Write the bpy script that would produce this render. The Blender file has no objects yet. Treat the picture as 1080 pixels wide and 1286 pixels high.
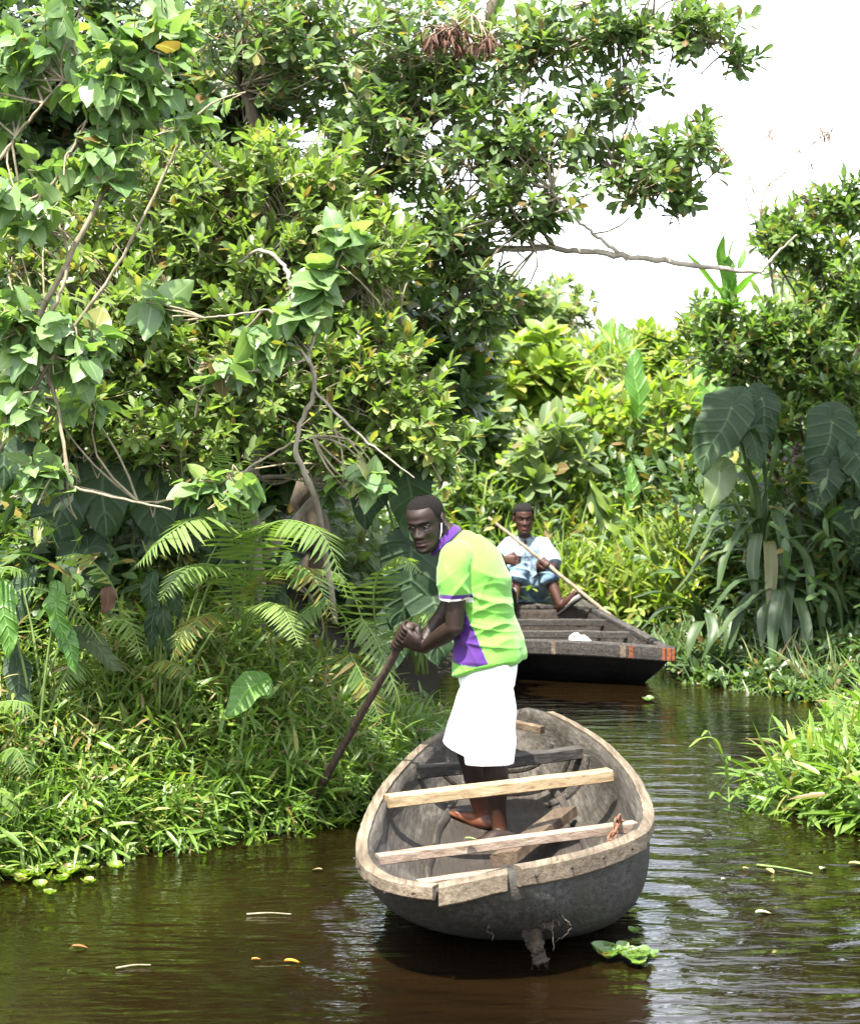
import bpy, math, random
import numpy as np
from mathutils import Vector, Matrix

SC = bpy.context.scene
COL = SC.collection
rng = np.random.default_rng(11)
random.seed(11)
R = math.radians

# ------------------------------------------------------------------ camera
CAM_H, F_PX, YH, XC = 2.0, 2600.0, 503.0, 540.0      # eye height, focal length in photo pixels, horizon row, centre column
cd = bpy.data.cameras.new('camera')
cd.sensor_fit = 'VERTICAL'; cd.sensor_height = 24.0
cd.lens = 24.0 * F_PX / 1286.0
cd.shift_y = -(643.0 - YH) / 1286.0
cd.clip_end = 2000.0
cam = bpy.data.objects.new('camera', cd); COL.objects.link(cam)
cam.location = (0, 0, CAM_H); cam.rotation_euler = (R(90), 0, 0)
cd.dof.use_dof = True; cd.dof.focus_distance = 9.1; cd.dof.aperture_fstop = 4.0
SC.camera = cam

# ------------------------------------------------------------------ light
SUN_DIR = Vector((-0.17, -0.40, 0.90)).normalized()       # towards the sun
sun_el = math.asin(SUN_DIR.z); sun_az = math.atan2(SUN_DIR.x, SUN_DIR.y)
w = bpy.data.worlds.new('World'); SC.world = w; w.use_nodes = True
nt = w.node_tree; nt.nodes.clear()
sky = nt.nodes.new('ShaderNodeTexSky'); sky.sky_type = 'NISHITA'; sky.sun_disc = False
sky.sun_elevation = sun_el; sky.sun_rotation = sun_az
sky.air_density = 1.0; sky.dust_density = 1.5; sky.ozone_density = 1.0
hsv = nt.nodes.new('ShaderNodeHueSaturation'); hsv.inputs['Saturation'].default_value = 0.35
bg = nt.nodes.new('ShaderNodeBackground'); bg.inputs['Strength'].default_value = 0.15
wo = nt.nodes.new('ShaderNodeOutputWorld')
nt.links.new(sky.outputs[0], hsv.inputs['Color']); nt.links.new(hsv.outputs[0], bg.inputs['Color']); nt.links.new(bg.outputs[0], wo.inputs[0])
sl = bpy.data.lights.new('sun', 'SUN'); sl.energy = 4.2; sl.angle = R(0.6); sl.color = (1.0, 0.95, 0.86)
so = bpy.data.objects.new('sun', sl); COL.objects.link(so)
so.rotation_euler = SUN_DIR.to_track_quat('Z', 'Y').to_euler(); so.location = (-8, 4, 20)
SC.view_settings.view_transform = 'Standard'; SC.view_settings.look = 'None'
SC.view_settings.exposure = 2.42; SC.view_settings.gamma = 1.0
SC.view_settings.use_curve_mapping = False
SC.cycles.use_denoising = True
SC.cycles.max_bounces = 8; SC.cycles.diffuse_bounces = 3; SC.cycles.glossy_bounces = 3
SC.cycles.transmission_bounces = 4; SC.cycles.transparent_max_bounces = 8
SC.cycles.sample_clamp_indirect = 6.0

# ------------------------------------------------------------------ helpers
def PX(px, py, d):
    """photo pixel + distance along the ground -> point"""
    s = F_PX / d
    return np.array([(px - XC) / s, d, CAM_H - (py - YH) / s])
def PZ(px, py, z):
    """photo pixel + known height of the thing touched -> point"""
    s = (py - YH) / (CAM_H - z)
    return np.array([(px - XC) / s, F_PX / s, z])
def nrm(a):
    a = np.asarray(a, float)
    return a / np.maximum(np.linalg.norm(a, axis=-1, keepdims=True), 1e-9)

def tag(o, label=None, cat=None, group=None, kind=None):
    if label: o['label'] = label
    if cat: o['category'] = cat
    if group: o['group'] = group
    if kind: o['kind'] = kind
    return o
def link(name, me, mat=None, parent=None, loc=None):
    o = bpy.data.objects.new(name, me); COL.objects.link(o)
    if mat is not None and me is not None:
        for m in (mat if isinstance(mat, (list, tuple)) else [mat]): me.materials.append(m)
    if parent is not None: o.parent = parent
    if loc is not None: o.location = loc
    return o
def empty(name, loc, label, cat, group=None):
    o = bpy.data.objects.new(name, None); COL.objects.link(o)
    o.location = loc; o.empty_display_size = 0.1
    return tag(o, label, cat, group)

def mesh_np(name, V, F, attr=None, smooth=True, col=None, midx=None):
    """V (n,3); F list of index arrays (m,3)/(m,4)"""
    me = bpy.data.meshes.new(name)
    V = np.ascontiguousarray(V, dtype=np.float32)
    Fs = [np.asarray(f, dtype=np.int32) for f in (F if isinstance(F, list) else [F]) if len(f)]
    loops = np.concatenate([f.ravel() for f in Fs])
    tot = np.concatenate([np.full(len(f), f.shape[1], dtype=np.int32) for f in Fs])
    start = np.concatenate([[0], np.cumsum(tot)[:-1]]).astype(np.int32)
    me.vertices.add(len(V)); me.vertices.foreach_set('co', V.ravel())
    me.loops.add(len(loops)); me.loops.foreach_set('vertex_index', loops)
    me.polygons.add(len(tot)); me.polygons.foreach_set('loop_start', start)
    try: me.polygons.foreach_set('loop_total', tot)
    except Exception: pass
    me.polygons.foreach_set('use_smooth', np.full(len(tot), smooth, dtype=bool))
    if midx is not None: me.polygons.foreach_set('material_index', np.asarray(midx, dtype=np.int32))
    if attr is not None:
        a = me.attributes.new('leafuv', 'FLOAT_VECTOR', 'POINT')
        a.data.foreach_set('vector', np.ascontiguousarray(attr, dtype=np.float32).ravel())
    if col is not None:
        a = me.attributes.new('tint', 'FLOAT_COLOR', 'POINT')
        a.data.foreach_set('color', np.ascontiguousarray(col, dtype=np.float32).ravel())
    me.update(calc_edges=True); me.validate()
    return me

class Geo:
    """collects pieces into one mesh"""
    def __init__(s): s.V = []; s.Q = []; s.T = []; s.n = 0
    def add(s, V, F):
        F = np.asarray(F, dtype=np.int64)
        if F.shape[1] == 4: s.Q.append(F + s.n)
        else: s.T.append(F + s.n)
        return s
    def verts(s, V):
        V = np.asarray(V, float).reshape(-1, 3); s.V.append(V); k = s.n; s.n += len(V); return k
    def put(s, V, Q=None, T=None):
        k = s.verts(V)
        if Q is not None and len(Q): s.Q.append(np.asarray(Q, dtype=np.int64) + k)
        if T is not None and len(T): s.T.append(np.asarray(T, dtype=np.int64) + k)
        return s
    def mesh(s, name, smooth=True, **kw):
        F = []
        if s.Q: F.append(np.concatenate(s.Q))
        if s.T: F.append(np.concatenate(s.T))
        return mesh_np(name, np.concatenate(s.V), F, smooth=smooth, **kw)
    def arrays(s): return np.concatenate(s.V), s.Q, s.T

def catmull(P, n):
    """resample a polyline (any columns) smoothly to n points"""
    P = np.asarray(P, float); m = len(P)
    if m == 2: return P[0] + (P[1] - P[0]) * np.linspace(0, 1, n)[:, None]
    E = np.vstack([2 * P[0] - P[1], P, 2 * P[-1] - P[-2]])
    t = np.linspace(0, m - 1 - 1e-6, n); i = t.astype(int); f = (t - i)[:, None]
    a, b, c, d = E[i], E[i + 1], E[i + 2], E[i + 3]
    return 0.5 * ((2 * b) + (-a + c) * f + (2 * a - 5 * b + 4 * c - d) * f ** 2 + (-a + 3 * b - 3 * c + d) * f ** 3)

def ringtube(geo, P, ra, rb=None, ref=(0, 0, 1), sides=10, cap=True, n=None, power=2.0, round_end=0.0):
    """closed lofted tube: P (k,3), ra along side axis, rb along the other, ref ~ direction of rb axis (vector or per-point)"""
    P = np.asarray(P, float)
    ra = np.broadcast_to(np.asarray(ra, float), (len(P),)).copy()
    rb = ra.copy() if rb is None else np.broadcast_to(np.asarray(rb, float), (len(P),)).copy()
    ref = np.broadcast_to(np.asarray(ref, float), P.shape).copy()
    if n:
        A = catmull(np.hstack([P, ra[:, None], rb[:, None], ref]), n)
        P, ra, rb, ref = A[:, :3], np.maximum(A[:, 3], 1e-4), np.maximum(A[:, 4], 1e-4), A[:, 5:8]
    T = np.gradient(P, axis=0); T = nrm(T)
    if round_end > 0:                                     # hemispherical ends
        ext = []; ex_a = []; ex_b = []; ex_r = []
        for end in (0, -1):
            sgn = -1 if end == 0 else 1
            pts = []; aa = []; bb = []
            for k in (0.5, 0.8, 0.97):
                c = math.sqrt(1 - k * k)
                pts.append(P[end] + sgn * T[end] * k * round_end * min(ra[end], rb[end])); aa.append(ra[end] * c); bb.append(rb[end] * c)
            if end == 0: pts, aa, bb = pts[::-1], aa[::-1], bb[::-1]
            ext.append(np.array(pts)); ex_a.append(aa); ex_b.append(bb); ex_r.append(np.repeat(ref[[end]], 3, 0)); 
        P = np.vstack([ext[0], P, ext[1]]); ra = np.concatenate([ex_a[0], ra, ex_a[1]]); rb = np.concatenate([ex_b[0], rb, ex_b[1]])
        T = np.vstack([np.repeat(T[[0]], 3, 0), T, np.repeat(T[[-1]], 3, 0)]); ref = np.vstack([ex_r[0], ref, ex_r[1]])
    Bx = ref - (ref * T).sum(1, keepdims=True) * T
    bad = np.linalg.norm(Bx, axis=1) < 1e-3
    Bx[bad] = np.cross(T[bad], [0.3, 0.9, 0.2]); Bx = nrm(Bx); Ax = np.cross(T, Bx)
    th = np.linspace(0, 2 * np.pi, sides, endpoint=False)
    c, s_ = np.cos(th), np.sin(th)
    if power != 2.0:
        c = np.sign(c) * np.abs(c) ** (2 / power); s_ = np.sign(s_) * np.abs(s_) ** (2 / power)
    V = P[:, None, :] + Ax[:, None, :] * (ra[:, None] * c)[..., None] + Bx[:, None, :] * (rb[:, None] * s_)[..., None]
    k = len(P); i = np.arange(k - 1)[:, None] * sides; j = np.arange(sides)[None, :]; j2 = (j + 1) % sides
    Q = np.stack([i + j, i + j2, i + sides + j2, i + sides + j], -1).reshape(-1, 4)
    Vall = V.reshape(-1, 3); T3 = None
    if cap:
        Vall = np.vstack([Vall, P[0], P[-1]]); a = k * sides
        jj = np.arange(sides); T3 = np.vstack([np.stack([np.full(sides, a), (jj + 1) % sides, jj], -1),
                                              np.stack([np.full(sides, a + 1), (k - 1) * sides + jj, (k - 1) * sides + (jj + 1) % sides], -1)])
    geo.put(Vall, Q, T3)
    return geo

def box_between(geo, A, B, w, h, up=(0, 0, 1), jit=0.0, seg=8):
    """rough-sawn bar between A and B"""
    A = np.asarray(A, float); B = np.asarray(B, float)
    t = np.linspace(0, 1, seg + 1)[:, None]; P = A + (B - A) * t
    T = nrm(B - A); up = np.asarray(up, float); Z = nrm(up - (up @ T) * T); X = np.cross(T, Z)
    cor = [(-1, -1), (1, -1), (1, 1), (-1, 1)]
    c = 0.82
    prof = []
    for (a, b) in cor:                                    # small chamfers
        if a * b > 0: prof += [(a, b * c), (a * c, b)]
        else: prof += [(a * c, b), (a, b * c)]
    prof = np.array(prof)[::1] * np.array([w / 2, h / 2])
    V = P[:, None, :] + X * prof[None, :, 0:1] + Z * prof[None, :, 1:2]
    if jit: V = V + rng.normal(0, jit, (len(P), 1, 3)) + rng.normal(0, jit * 0.4, V.shape)
    k = len(P); sd = len(prof); i = np.arange(k - 1)[:, None] * sd; j = np.arange(sd)[None]; j2 = (j + 1) % sd
    Q = np.stack([i + j, i + j2, i + sd + j2, i + sd + j], -1).reshape(-1, 4)
    Vv = np.vstack([V.reshape(-1, 3), V[0].mean(0), V[-1].mean(0)]); a = k * sd; jj = np.arange(sd)
    T3 = np.vstack([np.stack([np.full(sd, a), (jj + 1) % sd, jj], -1), np.stack([np.full(sd, a + 1), (k - 1) * sd + jj, (k - 1) * sd + (jj + 1) % sd], -1)])
    geo.put(Vv, Q, T3)

# ------------------------------------------------------------------ materials
def new_mat(name):
    m = bpy.data.materials.new(name); m.use_nodes = True
    nt = m.node_tree; nt.nodes.clear()
    out = nt.nodes.new('ShaderNodeOutputMaterial')
    return m, nt, out
def N(nt, typ, **inp):
    n = nt.nodes.new(typ)
    for k, v in inp.items():
        if k in ('operation', 'blend_type', 'data_type', 'noise_dimensions', 'wave_type', 'bands_direction', 'feature', 'attribute_name', 'rings_direction', 'wave_profile'): setattr(n, k, v)
    return n
def L(nt, a, b): nt.links.new(a, b)
def math_n(nt, op, a, b=None, c=None, clamp=False):
    n = nt.nodes.new('ShaderNodeMath'); n.operation = op; n.use_clamp = clamp
    for i, v in enumerate((a, b, c)):
        if v is None: continue
        if isinstance(v, (int, float)): n.inputs[i].default_value = v
        else: nt.links.new(v, n.inputs[i])
    return n.outputs[0]
def mix_c(nt, f, a, b, mode='MIX'):
    n = nt.nodes.new('ShaderNodeMix'); n.data_type = 'RGBA'; n.blend_type = mode
    for s, v in ((n.inputs[0], f), (n.inputs[6], a), (n.inputs[7], b)):
        if isinstance(v, (int, float)): s.default_value = v
        elif isinstance(v, (tuple, list)): s.default_value = (*v[:3], 1)
        else: nt.links.new(v, s)
    return n.outputs[2]
def noise(nt, vec=None, scale=5, detail=4, rough=0.55, dist=0.0, out=0):
    n = nt.nodes.new('ShaderNodeTexNoise'); n.inputs['Scale'].default_value = scale
    n.inputs['Detail'].default_value = detail; n.inputs['Roughness'].default_value = rough; n.inputs['Distortion'].default_value = dist
    if vec is not None: nt.links.new(vec, n.inputs['Vector'])
    return n.outputs[out]
def ramp(nt, f, stops):
    n = nt.nodes.new('ShaderNodeValToRGB'); e = n.color_ramp.elements
    while len(e) < len(stops): e.new(0.5)
    for k, (p, c) in enumerate(stops):
        e[k].position = p; e[k].color = (*c[:3], 1) if isinstance(c, (tuple, list)) else (c, c, c, 1)
    nt.links.new(f, n.inputs[0]); return n.outputs[0]
def coords(nt, kind='Object', scale=None, rot=None):
    t = nt.nodes.new('ShaderNodeTexCoord'); o = t.outputs[kind]
    if scale is not None or rot is not None:
        mp = nt.nodes.new('ShaderNodeMapping')
        if scale is not None: mp.inputs['Scale'].default_value = scale
        if rot is not None: mp.inputs['Rotation'].default_value = rot
        nt.links.new(o, mp.inputs['Vector']); o = mp.outputs[0]
    return o
def bump(nt, h, strength=0.3, dist=0.01, normal=None):
    b = nt.nodes.new('ShaderNodeBump'); b.inputs['Strength'].default_value = strength; b.inputs['Distance'].default_value = dist
    nt.links.new(h, b.inputs['Height'])
    if normal is not None: nt.links.new(normal, b.inputs['Normal'])
    return b.outputs[0]
def principled(nt, out, color, rough=0.6, spec=0.5, normal=None, **kw):
    p = nt.nodes.new('ShaderNodeBsdfPrincipled')
    for s, v in (('Base Color', color), ('Roughness', rough), ('Specular IOR Level', spec), ('Normal', normal)):
        if v is None: continue
        if isinstance(v, (tuple, list)): p.inputs[s].default_value = (*v[:3], 1)
        elif isinstance(v, (int, float)): p.inputs[s].default_value = v
        else: nt.links.new(v, p.inputs[s])
    for k, v in kw.items():
        k = k.replace('_', ' ')
        p.inputs[k].default_value = v
    if out is not None: nt.links.new(p.outputs[0], out.inputs[0])
    return p

def leaf_mat(name, dark, light, yellow=(0.22, 0.20, 0.03), ylo=0.93, rough=0.38, transl=0.35, spec=0.5, vein=0.5, brown=0.985, ribs=0.0):
    """leaf colour differs from leaf to leaf; pale midrib; thin blade lets light through"""
    m, nt, out = new_mat(name)
    at = nt.nodes.new('ShaderNodeAttribute'); at.attribute_name = 'leafuv'
    sp = nt.nodes.new('ShaderNodeSeparateXYZ'); L(nt, at.outputs['Vector'], sp.inputs[0])
    oi = nt.nodes.new('ShaderNodeObjectInfo')
    r = math_n(nt, 'FRACT', math_n(nt, 'ADD', sp.outputs[2], oi.outputs['Random']))
    colr = ramp(nt, r, [(0.0, dark), (0.55, tuple(0.5 * (a + b) for a, b in zip(dark, light))), (ylo - 0.03, light), (min(ylo, 0.97), yellow), (brown, (0.14, 0.075, 0.03))])
    nz = noise(nt, coords(nt, 'Object'), 14.0, 3)
    colr = mix_c(nt, math_n(nt, 'MULTIPLY', nz, 0.4), colr, dark)
    mid = math_n(nt, 'SUBTRACT', 1.0, math_n(nt, 'MULTIPLY', math_n(nt, 'ABSOLUTE', sp.outputs[0]), 14.0), clamp=True)
    colr = mix_c(nt, math_n(nt, 'MULTIPLY', mid, vein), colr, tuple(min(0.5, 1.8 * a + 0.03) for a in light))
    nb = None
    if ribs:                                               # side veins running out from the midrib
        ph = math_n(nt, 'SUBTRACT', math_n(nt, 'MULTIPLY', sp.outputs[1], 34.0), math_n(nt, 'MULTIPLY', math_n(nt, 'ABSOLUTE', sp.outputs[0]), 7.0))
        rb = math_n(nt, 'POWER', math_n(nt, 'ADD', math_n(nt, 'MULTIPLY', math_n(nt, 'COSINE', ph), 0.5), 0.5), 8.0)
        colr = mix_c(nt, math_n(nt, 'MULTIPLY', rb, ribs), colr, tuple(min(0.4, 1.7 * a + 0.02) for a in light))
        nb = bump(nt, math_n(nt, 'ADD', rb, math_n(nt, 'MULTIPLY', nz, 1.5)), 0.5, 0.01)
    p = principled(nt, None, colr, rough, spec, nb)
    tr = nt.nodes.new('ShaderNodeBsdfTranslucent')
    tc = mix_c(nt, 1.0, colr, (1.45, 1.6, 0.6), 'MULTIPLY'); L(nt, tc, tr.inputs['Color'])
    mx = nt.nodes.new('ShaderNodeMixShader'); mx.inputs[0].default_value = transl
    L(nt, p.outputs[0], mx.inputs[1]); L(nt, tr.outputs[0], mx.inputs[2]); L(nt, mx.outputs[0], out.inputs[0])
    return m

def bark_mat(name, a, b, scale=9, rough=0.85):
    m, nt, out = new_mat(name)
    c = coords(nt, 'Object', (1, 1, 0.35)); n1 = noise(nt, c, scale, 6, 0.65, 0.6)
    col = ramp(nt, n1, [(0.3, a), (0.68, b)])
    principled(nt, out, col, rough, 0.3, bump(nt, n1, 0.6, 0.02))
    return m

BARK = bark_mat('bark_grey', (0.11, 0.09, 0.065), (0.34, 0.30, 0.24))
BARK_DARK = bark_mat('bark_dark', (0.035, 0.025, 0.018), (0.13, 0.10, 0.07))
TWIG = bark_mat('twig', (0.10, 0.085, 0.05), (0.26, 0.22, 0.15), 20)
STEM = bark_mat('green_stem', (0.05, 0.09, 0.02), (0.13, 0.18, 0.05), 14, 0.6)
# ------------------------------------------------------------------ the river and its banks
LEFT = np.array([(-9, -20), (-6.5, -4), (-4.6, 3), (-3.3, 6.2), (-2.35, 8.0), (-1.84, 8.86), (-0.95, 9.55), (-0.52, 9.9), (-0.30, 10.45), (-0.15, 11.5), (0.0, 13), (0.1, 14.5), (0.2, 16.2), (0.45, 17.3)])
RIGHT = np.array([(9, -20), (7, -4), (4.6, 4), (3.2, 8.2), (2.35, 9.35), (2.0, 9.75), (1.72, 10.2), (1.95, 10.7), (2.45, 11.5), (2.75, 13.0), (2.4, 14.1), (1.85, 14.7), (1.72, 15.6), (1.7, 16.6), (1.45, 17.35)])
CH = np.vstack([LEFT, RIGHT[::-1]])
def chan_sd(x, y):
    """distance to the water's edge, positive on land"""
    x = np.asarray(x, float).ravel(); y = np.asarray(y, float).ravel()
    best = np.full(len(x), 1e9); ins = np.zeros(len(x), bool)
    n = len(CH)
    for i in range(n):
        a = CH[i]; b = CH[(i + 1) % n]; e = b - a
        t = np.clip(((x - a[0]) * e[0] + (y - a[1]) * e[1]) / (e @ e), 0, 1)
        best = np.minimum(best, np.hypot(x - a[0] - t * e[0], y - a[1] - t * e[1]))
        c = ((a[1] > y) != (b[1] > y))
        with np.errstate(divide='ignore', invalid='ignore'):
            xi = (b[0] - a[0]) * (y - a[1]) / (b[1] - a[1] + 1e-12) + a[0]
        ins ^= c & (x < xi)
    return np.where(ins, -best, best)
def ground_z(x, y):
    x = np.asarray(x, float); sh = x.shape
    e = chan_sd(x, y).reshape(sh); y = np.asarray(y, float).reshape(sh)
    side = np.where(x < 0.6, 1.0, 0.0)
    land = 0.03 + (1.15 * side + 0.55 * (1 - side)) * (1 - np.exp(-np.maximum(e - 0.15, 0) / 1.1)) + 0.012 * np.maximum(e, 0)
    near_r = np.clip((13.2 - y) / 1.5, 0, 1) * (1 - side); land = land * (1 - .75 * near_r)
    land += 0.05 * np.sin(3.1 * x + 1.7 * y) * np.clip(e, 0, 1) + 0.04 * np.sin(5.3 * y - 2.2 * x) * np.clip(e, 0, 1)
    wet = -0.55 * (1 - np.exp(np.minimum(e, 0) / 0.35))
    return np.where(e > 0, land, wet + 0.03 * np.clip(1 + e / 0.2, 0, 1))
gx = np.concatenate([[-400, -160, -60, -25, -12], np.arange(-8, 8.01, 0.16), [12, 25, 60, 160, 400]])
gy = np.concatenate([[-300, -120, -40, -14, -5, 0], np.arange(2, 26.01, 0.16), [29, 34, 42, 60, 100, 200, 420, 900]])
GX, GY = np.meshgrid(gx, gy); GZ = ground_z(GX, GY)
V = np.stack([GX, GY, GZ], -1).reshape(-1, 3); nx = len(gx)
i, j = np.meshgrid(np.arange(len(gy) - 1), np.arange(nx - 1), indexing='ij'); b0 = (i * nx + j).ravel()
me = mesh_np('ground', V, np.stack([b0, b0 + 1, b0 + nx + 1, b0 + nx], -1))
m, nt, out = new_mat('bank_soil')
c = coords(nt, 'Object'); n1 = noise(nt, c, 3.0, 8, 0.65); n2 = noise(nt, c, 40.0, 4, 0.6)
col = ramp(nt, n1, [(0.3, (0.007, 0.005, 0.003)), (0.52, (0.016, 0.012, 0.007)), (0.7, (0.022, 0.026, 0.010))])
col = mix_c(nt, math_n(nt, 'MULTIPLY', n2, 0.6), col, (0.03, 0.024, 0.014))
principled(nt, out, col, 0.95, 0.2, bump(nt, n2, 0.8, 0.04))
tag(link('ground', me, m), kind='structure')

# water: peat-brown, turbid, rippled
g = Geo()
wx = np.concatenate([np.linspace(-12, 12, 60)]); wy = np.concatenate([np.linspace(-20, 19.0, 90)])
WX, WY = np.meshgrid(wx, wy); V = np.stack([WX, WY, np.zeros_like(WX)], -1).reshape(-1, 3)
i, j = np.meshgrid(np.arange(len(wy) - 1), np.arange(len(wx) - 1), indexing='ij'); b0 = (i * len(wx) + j).ravel()
me = mesh_np('water', V, np.stack([b0, b0 + 1, b0 + len(wx) + 1, b0 + len(wx)], -1))
m, nt, out = new_mat('river_water')
pos = coords(nt, 'Object')
c = coords(nt, 'Object', (0.9, 2.6, 1.0)); fine = noise(nt, c, 5.5, 3, 0.55, 0.4)
c2 = coords(nt, 'Object', (0.5, 1.7, 1.0)); big = noise(nt, c2, 2.2, 2, 0.5, 0.8)
def rings(cx, cy, scale, fall):
    mp = nt.nodes.new('ShaderNodeMapping'); mp.inputs['Location'].default_value = (-cx, -cy, 0)
    L(nt, pos, mp.inputs['Vector'])
    ln = nt.nodes.new('ShaderNodeVectorMath'); ln.operation = 'LENGTH'; L(nt, mp.outputs[0], ln.inputs[0])
    d = ln.outputs['Value']
    wob = math_n(nt, 'MULTIPLY', big, 4.5)
    s = math_n(nt, 'SINE', math_n(nt, 'ADD', math_n(nt, 'MULTIPLY', d, scale), math_n(nt, 'MULTIPLY', wob, 2.0)))
    env = math_n(nt, 'POWER', 2.718, math_n(nt, 'MULTIPLY', d, -fall))
    return math_n(nt, 'MULTIPLY', s, env)
wake = math_n(nt, 'ADD', rings(0.35, 8.0, 19.0, 0.55), rings(1.1, 9.6, 27.0, 0.6))
h = math_n(nt, 'ADD', math_n(nt, 'MULTIPLY', fine, 0.55), math_n(nt, 'ADD', math_n(nt, 'MULTIPLY', big, 1.1), math_n(nt, 'MULTIPLY', wake, 0.36)))
nb = bump(nt, h, 0.55, 0.02)
murk = noise(nt, coords(nt, 'Object', (0.6, 0.6, 1)), 1.4, 4)
col = ramp(nt, murk, [(0.3, (0.0036, 0.0020, 0.0007)), (0.7, (0.0078, 0.0044, 0.0015))])
p = principled(nt, out, col, 0.035, 0.5, nb); p.inputs['IOR'].default_value = 1.33
tag(link('water', me, m), kind='structure')
# ------------------------------------------------------------------ boats
def wood_mat(name, a, b, c3, grain=(26, 1.1, 26), rough=0.85, wet=None, crack=0.5, stain=(0.02, 0.015, 0.01), stain_amt=0.5, bstr=0.5, k=0.55, bilge=False):
    a, b, c3, stain = (tuple(v * k for v in t_) for t_ in (a, b, c3, stain))
    m, nt, out = new_mat(name)
    co = coords(nt, 'Object', grain)
    n1 = noise(nt, co, 2.2, 8, 0.62, 0.35)
    n2 = noise(nt, coords(nt, 'Object'), 3.3, 5, 0.6)
    n3 = noise(nt, coords(nt, 'Object', tuple(g * 2.6 for g in grain)), 2.0, 4, 0.7, 0.2)
    col = ramp(nt, n1, [(0.36, a), (0.5, b), (0.64, c3)])
    st = ramp(nt, n2, [(0.40, 1.0), (0.58, 0.0)])
    col = mix_c(nt, math_n(nt, 'MULTIPLY', st, stain_amt), col, stain)
    if bilge:                                              # old bilge water has stained the bottom with a ragged tide line
        sz = nt.nodes.new('ShaderNodeSeparateXYZ'); L(nt, coords(nt, 'Object'), sz.inputs[0])
        tide = math_n(nt, 'ADD', sz.outputs[2], math_n(nt, 'MULTIPLY', noise(nt, coords(nt, 'Object', (3, 1.2, 3)), 2.5, 6, 0.65), 0.16))
        wetm = ramp(nt, tide, [(0.165, 1.0), (0.205, 0.0)]); col = mix_c(nt, math_n(nt, 'MULTIPLY', wetm, 0.72), col, (0.016, 0.011, 0.007))
    cr = ramp(nt, n3, [(0.33, 1.0), (0.41, 0.0)])
    col = mix_c(nt, math_n(nt, 'MULTIPLY', cr, crack), col, tuple(0.25 * v for v in a))
    hh = math_n(nt, 'SUBTRACT', math_n(nt, 'ADD', n1, math_n(nt, 'MULTIPLY', n3, 0.5)), math_n(nt, 'MULTIPLY', cr, 0.4))
    r = math_n(nt, 'SUBTRACT', rough, math_n(nt, 'MULTIPLY', st, 0.15))
    principled(nt, out, col, r, 0.35, bump(nt, hh, bstr, 0.012))
    return m
HULL_IN = wood_mat('weathered_hull_wood', (0.0372, 0.0310, 0.0248), (0.0899, 0.0775, 0.0620), (0.1612, 0.1395, 0.1147), crack=0.7, stain=(0.04, 0.03, 0.02), stain_amt=0.8, k=0.47, bilge=True)
HULL_OUT = wood_mat('hull_outer_wood', (0.0250, 0.0225, 0.0200), (0.0600, 0.0575, 0.0500), (0.1000, 0.0950, 0.0850), crack=0.7, stain=(0.035, 0.03, 0.018), stain_amt=0.7)
STRIP = wood_mat('pale_strip_wood', (0.1200, 0.0900, 0.0562), (0.2325, 0.1800, 0.1200), (0.3300, 0.2625, 0.1875), crack=0.5, stain=(0.10, 0.075, 0.05), stain_amt=0.6)
BAR_PALE = wood_mat('fresh_sawn_wood', (0.2400, 0.1600, 0.0800), (0.4160, 0.3040, 0.1680), (0.5120, 0.4000, 0.2400), grain=(1.0, 14, 14), crack=0.2, stain=(0.3, 0.2, 0.1), stain_amt=0.25, bstr=0.35)
BAR_PINK = wood_mat('pinkish_sawn_wood', (0.2100, 0.1425, 0.0975), (0.3600, 0.2700, 0.2025), (0.4350, 0.3450, 0.2700), grain=(1.0, 14, 14), crack=0.3, stain=(0.2, 0.13, 0.09), stain_amt=0.35)
BAR_DARK = wood_mat('old_dark_bar_wood', (0.0210, 0.0180, 0.0162), (0.0540, 0.0480, 0.0420), (0.1020, 0.0900, 0.0780), grain=(1.0, 14, 14))
PLANK_BR = wood_mat('brown_plank_wood', (0.0910, 0.0553, 0.0292), (0.1690, 0.1137, 0.0650), (0.2470, 0.1820, 0.1105), grain=(10, 1.6, 10), stain=(0.05, 0.03, 0.02), stain_amt=0.6)
TAR = wood_mat('tarred_hull', (0.0025, 0.0025, 0.0025), (0.0050, 0.0055, 0.0055), (0.0110, 0.0100, 0.0095), rough=0.6, stain=(0.005, 0.005, 0.005))
TAR_IN = wood_mat('dark_boat_inside', (0.0300, 0.0228, 0.0168), (0.0660, 0.0510, 0.0390), (0.1080, 0.0870, 0.0690), stain=(0.03, 0.02, 0.015))
TAR_RIM = wood_mat('dark_boat_rim', (0.0260, 0.0221, 0.0195), (0.0650, 0.0559, 0.0488), (0.1235, 0.1073, 0.0910), stain=(0.03, 0.026, 0.022))
m, nt, out = new_mat('rusty_chain'); n1 = noise(nt, coords(nt, 'Object'), 60, 5)
principled(nt, out, ramp(nt, n1, [(0.35, (0.05, 0.025, 0.015)), (0.65, (0.20, 0.085, 0.045))]), 0.8, 0.4, bump(nt, n1, 0.5, 0.004), Metallic=0.3); RUST = m

ST = np.array([  # distance, left edge x, right edge x, keel z
    (6.80, 0.00, 0.30, 0.30), (6.86, -0.075, 0.375, 0.235), (6.97, -0.160, 0.470, 0.175), (7.12, -0.20, 0.575, 0.115), (7.30, -0.230, 0.680, 0.060), (7.65, -0.252, 0.800, -0.015),
    (8.2, -0.242, 0.856, -0.075), (8.83, -0.198, 0.862, -0.085), (9.56, -0.098, 0.812, -0.06), (10.0, -0.01, 0.735, -0.02), (10.3, 0.09, 0.655, 0.06), (10.5, 0.185, 0.57, 0.16), (10.6, 0.26, 0.50, 0.26)])
_d = ST[:, 0].copy(); ST[:, 0] = _d + 0.25 * np.clip((8.2 - _d) / 1.4, 0, 1); ST[:, 1:3] *= (ST[:, 0] / _d)[:, None]; D0 = ST[0, 0]; DL = ST[-1, 0] - D0
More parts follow.
